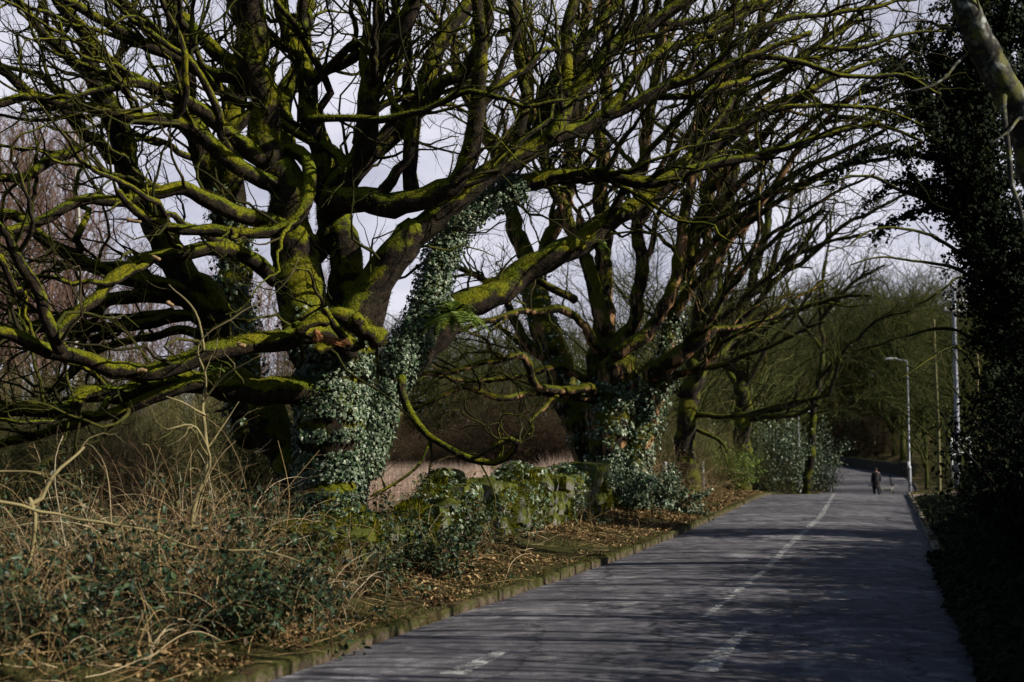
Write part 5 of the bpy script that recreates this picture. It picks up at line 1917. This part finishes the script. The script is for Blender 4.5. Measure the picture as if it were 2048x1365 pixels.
woody('dead_branch', 'long pale fallen branch lying across the brambles below the sapling', (sx, Y, G(sx, Y)), [
    ([(-20, 1000), (60, 1022), (130, 1030), (240, 1055), (330, 1085), (420, 1112), (520, 1108), (600, 1125)], 6, 2, Y, Y + .6),
    ([(243, 1055), (243, 1110), (242, 1150)], 3, 2, Y + .2, Y + .2)], M_SAP, 'branch', 602, 1.2)
Y = 26
sx = px2x(1262, 37)
woody('bare_shrub', 'small pale-stemmed leafless shrub in front of the lower ivy mound', (sx, 37, G(sx, 37)), [
    ([(1298, 1035), (1302, 1000), (1296, 960), (1300, 930)], 3, 2, 36, 36),
    ([(1300, 990), (1280, 960), (1262, 955)], 2, 1.2, 36, 36), ([(1300, 980), (1320, 950), (1330, 930)], 2, 1.2, 36, 36)], M_SAP, 'shrub', 603, 2.2)
Y = 40
woody('bare_sapling', 'thin pale upright stem on the dark right bank before the ivy-clad tree', (px2x(1958, Y), Y, G(px2x(1958, Y), Y)), [
    ([(1962, 985), (1960, 900), (1954, 820), (1956, 740), (1950, 660)], 3.5, 2, Y, Y), ([(1962, 960), (1968, 900), (1974, 860)], 2, 1, Y, Y)], M_SAP, 'sapling', 604, 1.0)


# ferns on the big limb
def fern(label, c, n, L, seed, group='ferns on the big oak'):
    rg = np.random.default_rng(seed)
    root = thing('fern', label, 'fern', c, group)
    for i in range(n):
        az = rg.uniform(0, 2 * PI)
        l = L * rg.uniform(.7, 1.15)
        K = 12
        t = np.linspace(0, 1, K)
        el = rg.uniform(.1, 1.1)
        d = np.array([math.cos(az) * math.cos(el), math.sin(az) * math.cos(el) * .8 - .15, math.sin(el)])
        pts = np.array(c) + d * (t * l)[:, None] + np.array([0, 0, -1]) * (t ** 2 * l * .75)[:, None]
        mb = MB()
        tubes(mb, pts, np.linspace(.004, .0015, K), 3)
        tan = nrm(np.gradient(pts, axis=0))
        sd = nrm(np.cross(tan, [0, 0, 1.0]))
        K2 = 26
        tt = np.linspace(.12, .98, K2)
        for s_ in (-1, 1):
            p = np.stack([np.interp(tt, t, pts[:, q]) for q in range(3)], -1)
            ss = np.stack([np.interp(tt, t, sd[:, q]) for q in range(3)], -1) * s_
            tg = np.stack([np.interp(tt, t, tan[:, q]) for q in range(3)], -1)
            ln = l * .20 * np.sin(tt * PI * .93 + .15) + .01
            blades(mb, p, ss + tg * .3, ln, .02, .15, 2, rg)
        mb.build('frond', M_FERN, root, smooth=False)


fern('large green fern clump growing on the big oak limb beside the ivy stem', tuple(P(908, 628, T - .1)), 30, .55, 700)
fern('small fern on the left of the big oak limb fork', tuple(P(868, 640, T + .2)), 9, .30, 701)
fern('tiny fern on a high mossy limb of the big oak', tuple(P(755, 292, T - .3)), 7, .16, 702)
fern('fern hanging under the low mossy left limb', tuple(P(432, 742, T - 2.2)), 6, .25, 703)
fern('fern tuft high on the long mossy limb near the second oak', tuple(P(1188, 488, T + 2)), 7, .30, 704)


# ---------------------------------------------------------------- litter, grass, reeds
def scatter(n, y0, y1, d0, d1, rg, side=-1, pw=1.0):
    y = y0 + (y1 - y0) * rg.random(n) ** pw
    d = d0 + (d1 - d0) * rg.random(n)
    x = XL(y) - d if side < 0 else XR(y) + d
    return x, y


rg = np.random.default_rng(91)
mb = MB()
for (n, y0, y1, d0, d1, s, pw) in ((26000, 8, 34, .10, 3.6, .055, 1.3), (12000, 30, 60, .1, 3.2, .075, 1.0), (9000, 8, 22, 3.0, 8.0, .06, 1.0)):
    x, y = scatter(n, y0, y1, d0, d1, rg, -1, pw)
    keep = noise3(np.stack([x, y, 0 * x], -1), 1.1, 5) > -.25
    x, y = x[keep], y[keep]
    pos = np.stack([x, y, ground(x, y) + rg.uniform(.004, .03, len(x))], -1)
    leaves(mb, pos, np.tile([0, 0, 1.0], (len(x), 1)), rg.uniform(.6, 1.25, len(x)) * s, DRY, 0, rg, .45)
x, y = scatter(900, 44, 66, .1, 4, rg, 1)
pos = np.stack([x, y, ground(x, y) + .01], -1)
leaves(mb, pos, np.tile([0, 0, 1.0], (len(x), 1)), rg.uniform(.6, 1.25, len(x)) * .06, DRY, 0, rg, .4)
kind(mb.build('leaf_litter', M_LITTER, None, False), 'stuff', 'fallen brown leaves covering the verge')
# dry twigs and stalks lying among the litter
mb = MB()
n = 2600
x, y = scatter(n, 8, 30, .15, 5.0, rg, -1, 1.4)
K = 6
out = np.zeros((n, K, 3)); out[:, 0] = np.stack([x, y, ground(x, y) + .02], -1)
az = rg.uniform(0, 2 * PI, n)
d = np.stack([np.cos(az), np.sin(az), rg.uniform(-.05, .35, n)], -1)
L = rg.uniform(.12, .75, n)
for k in range(1, K):
    d = nrm(d + rg.normal(size=(n, 3)) * .12 + np.array([0, 0, -.04]))
    out[:, k] = out[:, k - 1] + d * (L / (K - 1))[:, None]
out[..., 2] = np.maximum(out[..., 2], ground(out[..., 0], out[..., 1]) + .008)
tubes(mb, out, rg.uniform(.0015, .0045, n)[:, None] * np.linspace(1, .5, K)[None], 4)
kind(mb.build('fallen_twigs', M_STEM), 'stuff', 'dry twigs and stalks lying on the left verge')
mb = MB()
for (n, y0, y1, d0, d1, h) in ((60000, 8, 34, .06, 1.5, .06), (34000, 8, 60, .03, .30, .085), (14000, 20, 60, .3, 3.0, .12), (9000, 10, 30, 1.2, 4, .10)):
    x, y = scatter(n, y0, y1, d0, d1, rg, -1, 1.3)
    keep = noise3(np.stack([x, y, 0 * x], -1), 1.6, 9) + .3 * noise3(np.stack([x, y, 0 * x], -1), 5, 9) > -.02
    x, y = x[keep], y[keep]
    pos = np.stack([x, y, ground(x, y) - .005], -1)
    dd = np.stack([rg.normal(size=len(x)) * .5 + .25, rg.normal(size=len(x)) * .5, np.ones(len(x)) * .9], -1)
    blades(mb, pos, dd, rg.uniform(.5, 1.3, len(x)) * h, .006, .6, 3, rg, -1.0)
gc = MB()  # added leaf cover, near-black to stand for shade on right verge and kerb
x, y = scatter(46000, 5, 50, .16, 4.5, rg, 1)
pos = np.stack([x, y, ground(x, y) + rg.random(len(x)) ** 2 * .22 * np.clip((x - XR(y)) / .6, .15, 1)], -1)
x2 = rg.uniform(5, 22, 7000)
x2, y2 = XR(x2) + rg.uniform(-.10, .25, 7000) - .10 * rg.random(7000) ** 3, x2
pos = np.vstack([pos, np.stack([x2, y2, ZR(y2) + .13 + rg.uniform(0, .05, 7000)], -1)])
x = pos[:, 0]
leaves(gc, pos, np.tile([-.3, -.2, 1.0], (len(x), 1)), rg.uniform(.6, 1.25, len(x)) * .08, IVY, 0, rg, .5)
kind(gc.build('verge_shade_leaves', M_IVYD, None, False), 'stuff', 'near-black ivy leaves added over the right verge to paint its shade')
x, y = scatter(9000, 46, 76, .15, 3, rg, 1)
pos = np.stack([x, y, ground(x, y)], -1)
blades(mb, pos, np.stack([rg.normal(size=len(x)) * .5, rg.normal(size=len(x)) * .5, np.ones(len(x))], -1), rg.uniform(.06, .16, len(x)), .009, .6, 3, rg, -1.0)
kind(mb.build('grass', M_GRASS), 'stuff', 'mossy grass along both road edges')
mb = MB()
n = 15000
px = rg.uniform(-60, 900, n); Y = 9.5 + 16 * rg.random(n)
x = (px - CX) / F * Y
keep = (x < XL(Y) - 1.0) & (noise3(np.stack([x, Y, 0 * x], -1), .8, 23) > -.05)
x, Y = x[keep], Y[keep]
pos = np.stack([x, Y, ground(x, Y)], -1)
blades(mb, pos, np.stack([rg.normal(size=len(x)) * .35, rg.normal(size=len(x)) * .35, np.ones(len(x))], -1), rg.uniform(.15, .6, len(x)), .007, .5, 4, rg, -1.1)
lb = MB()
n = 22000
px = rg.uniform(-60, 800, n); Y = 9.3 + 9 * rg.random(n)
x = (px - CX) / F * Y
keep = (x < XL(Y) - .9) & (noise3(np.stack([x, Y, 0 * x], -1), 1.1, 33) > -.02)
x, Y = x[keep], Y[keep]
pos = np.stack([x, Y, ground(x, Y) + .45 * rg.random(len(x)) ** 1.4 * (.6 + noise3(np.stack([x, Y, 0 * x], -1), 1.1, 33))], -1)
leaves(lb, pos, np.tile([.2, -.2, 1.0], (len(x), 1)), rg.uniform(.5, 1.3, len(x)) * .07, OVAL, .1, rg, .55)
kind(lb.build('bramble_leaves', M_BRAM, None, False), 'stuff', 'dark bramble and ivy leaves carpeting the left bank')
kind(mb.build('dead_grass', M_STEM), 'stuff', 'dead straw grass growing through the brambles')
mb = MB()
n = 90000
Y = 38 + 46 * rg.random(n) ** .9
px = rg.uniform(560, 1250, n)
x = (px - CX) / F * Y
keep = (noise3(np.stack([x, Y, 0 * x], -1), .25, 3) > -.35) & (x < XL(Y) - 4)
x, Y = x[keep], Y[keep]
pos = np.stack([x, Y, ground(x, Y)], -1)
blades(mb, pos, np.stack([rg.normal(size=len(x)) * .16, rg.normal(size=len(x)) * .16, np.ones(len(x))], -1), rg.uniform(.6, 1.35, len(x)), .020, .25, 3, rg, -.8)
kind(mb.build('reeds', M_REED), 'stuff', 'pale pinkish dead reeds in the field beyond the wall')
print('objects', len(bpy.data.objects))
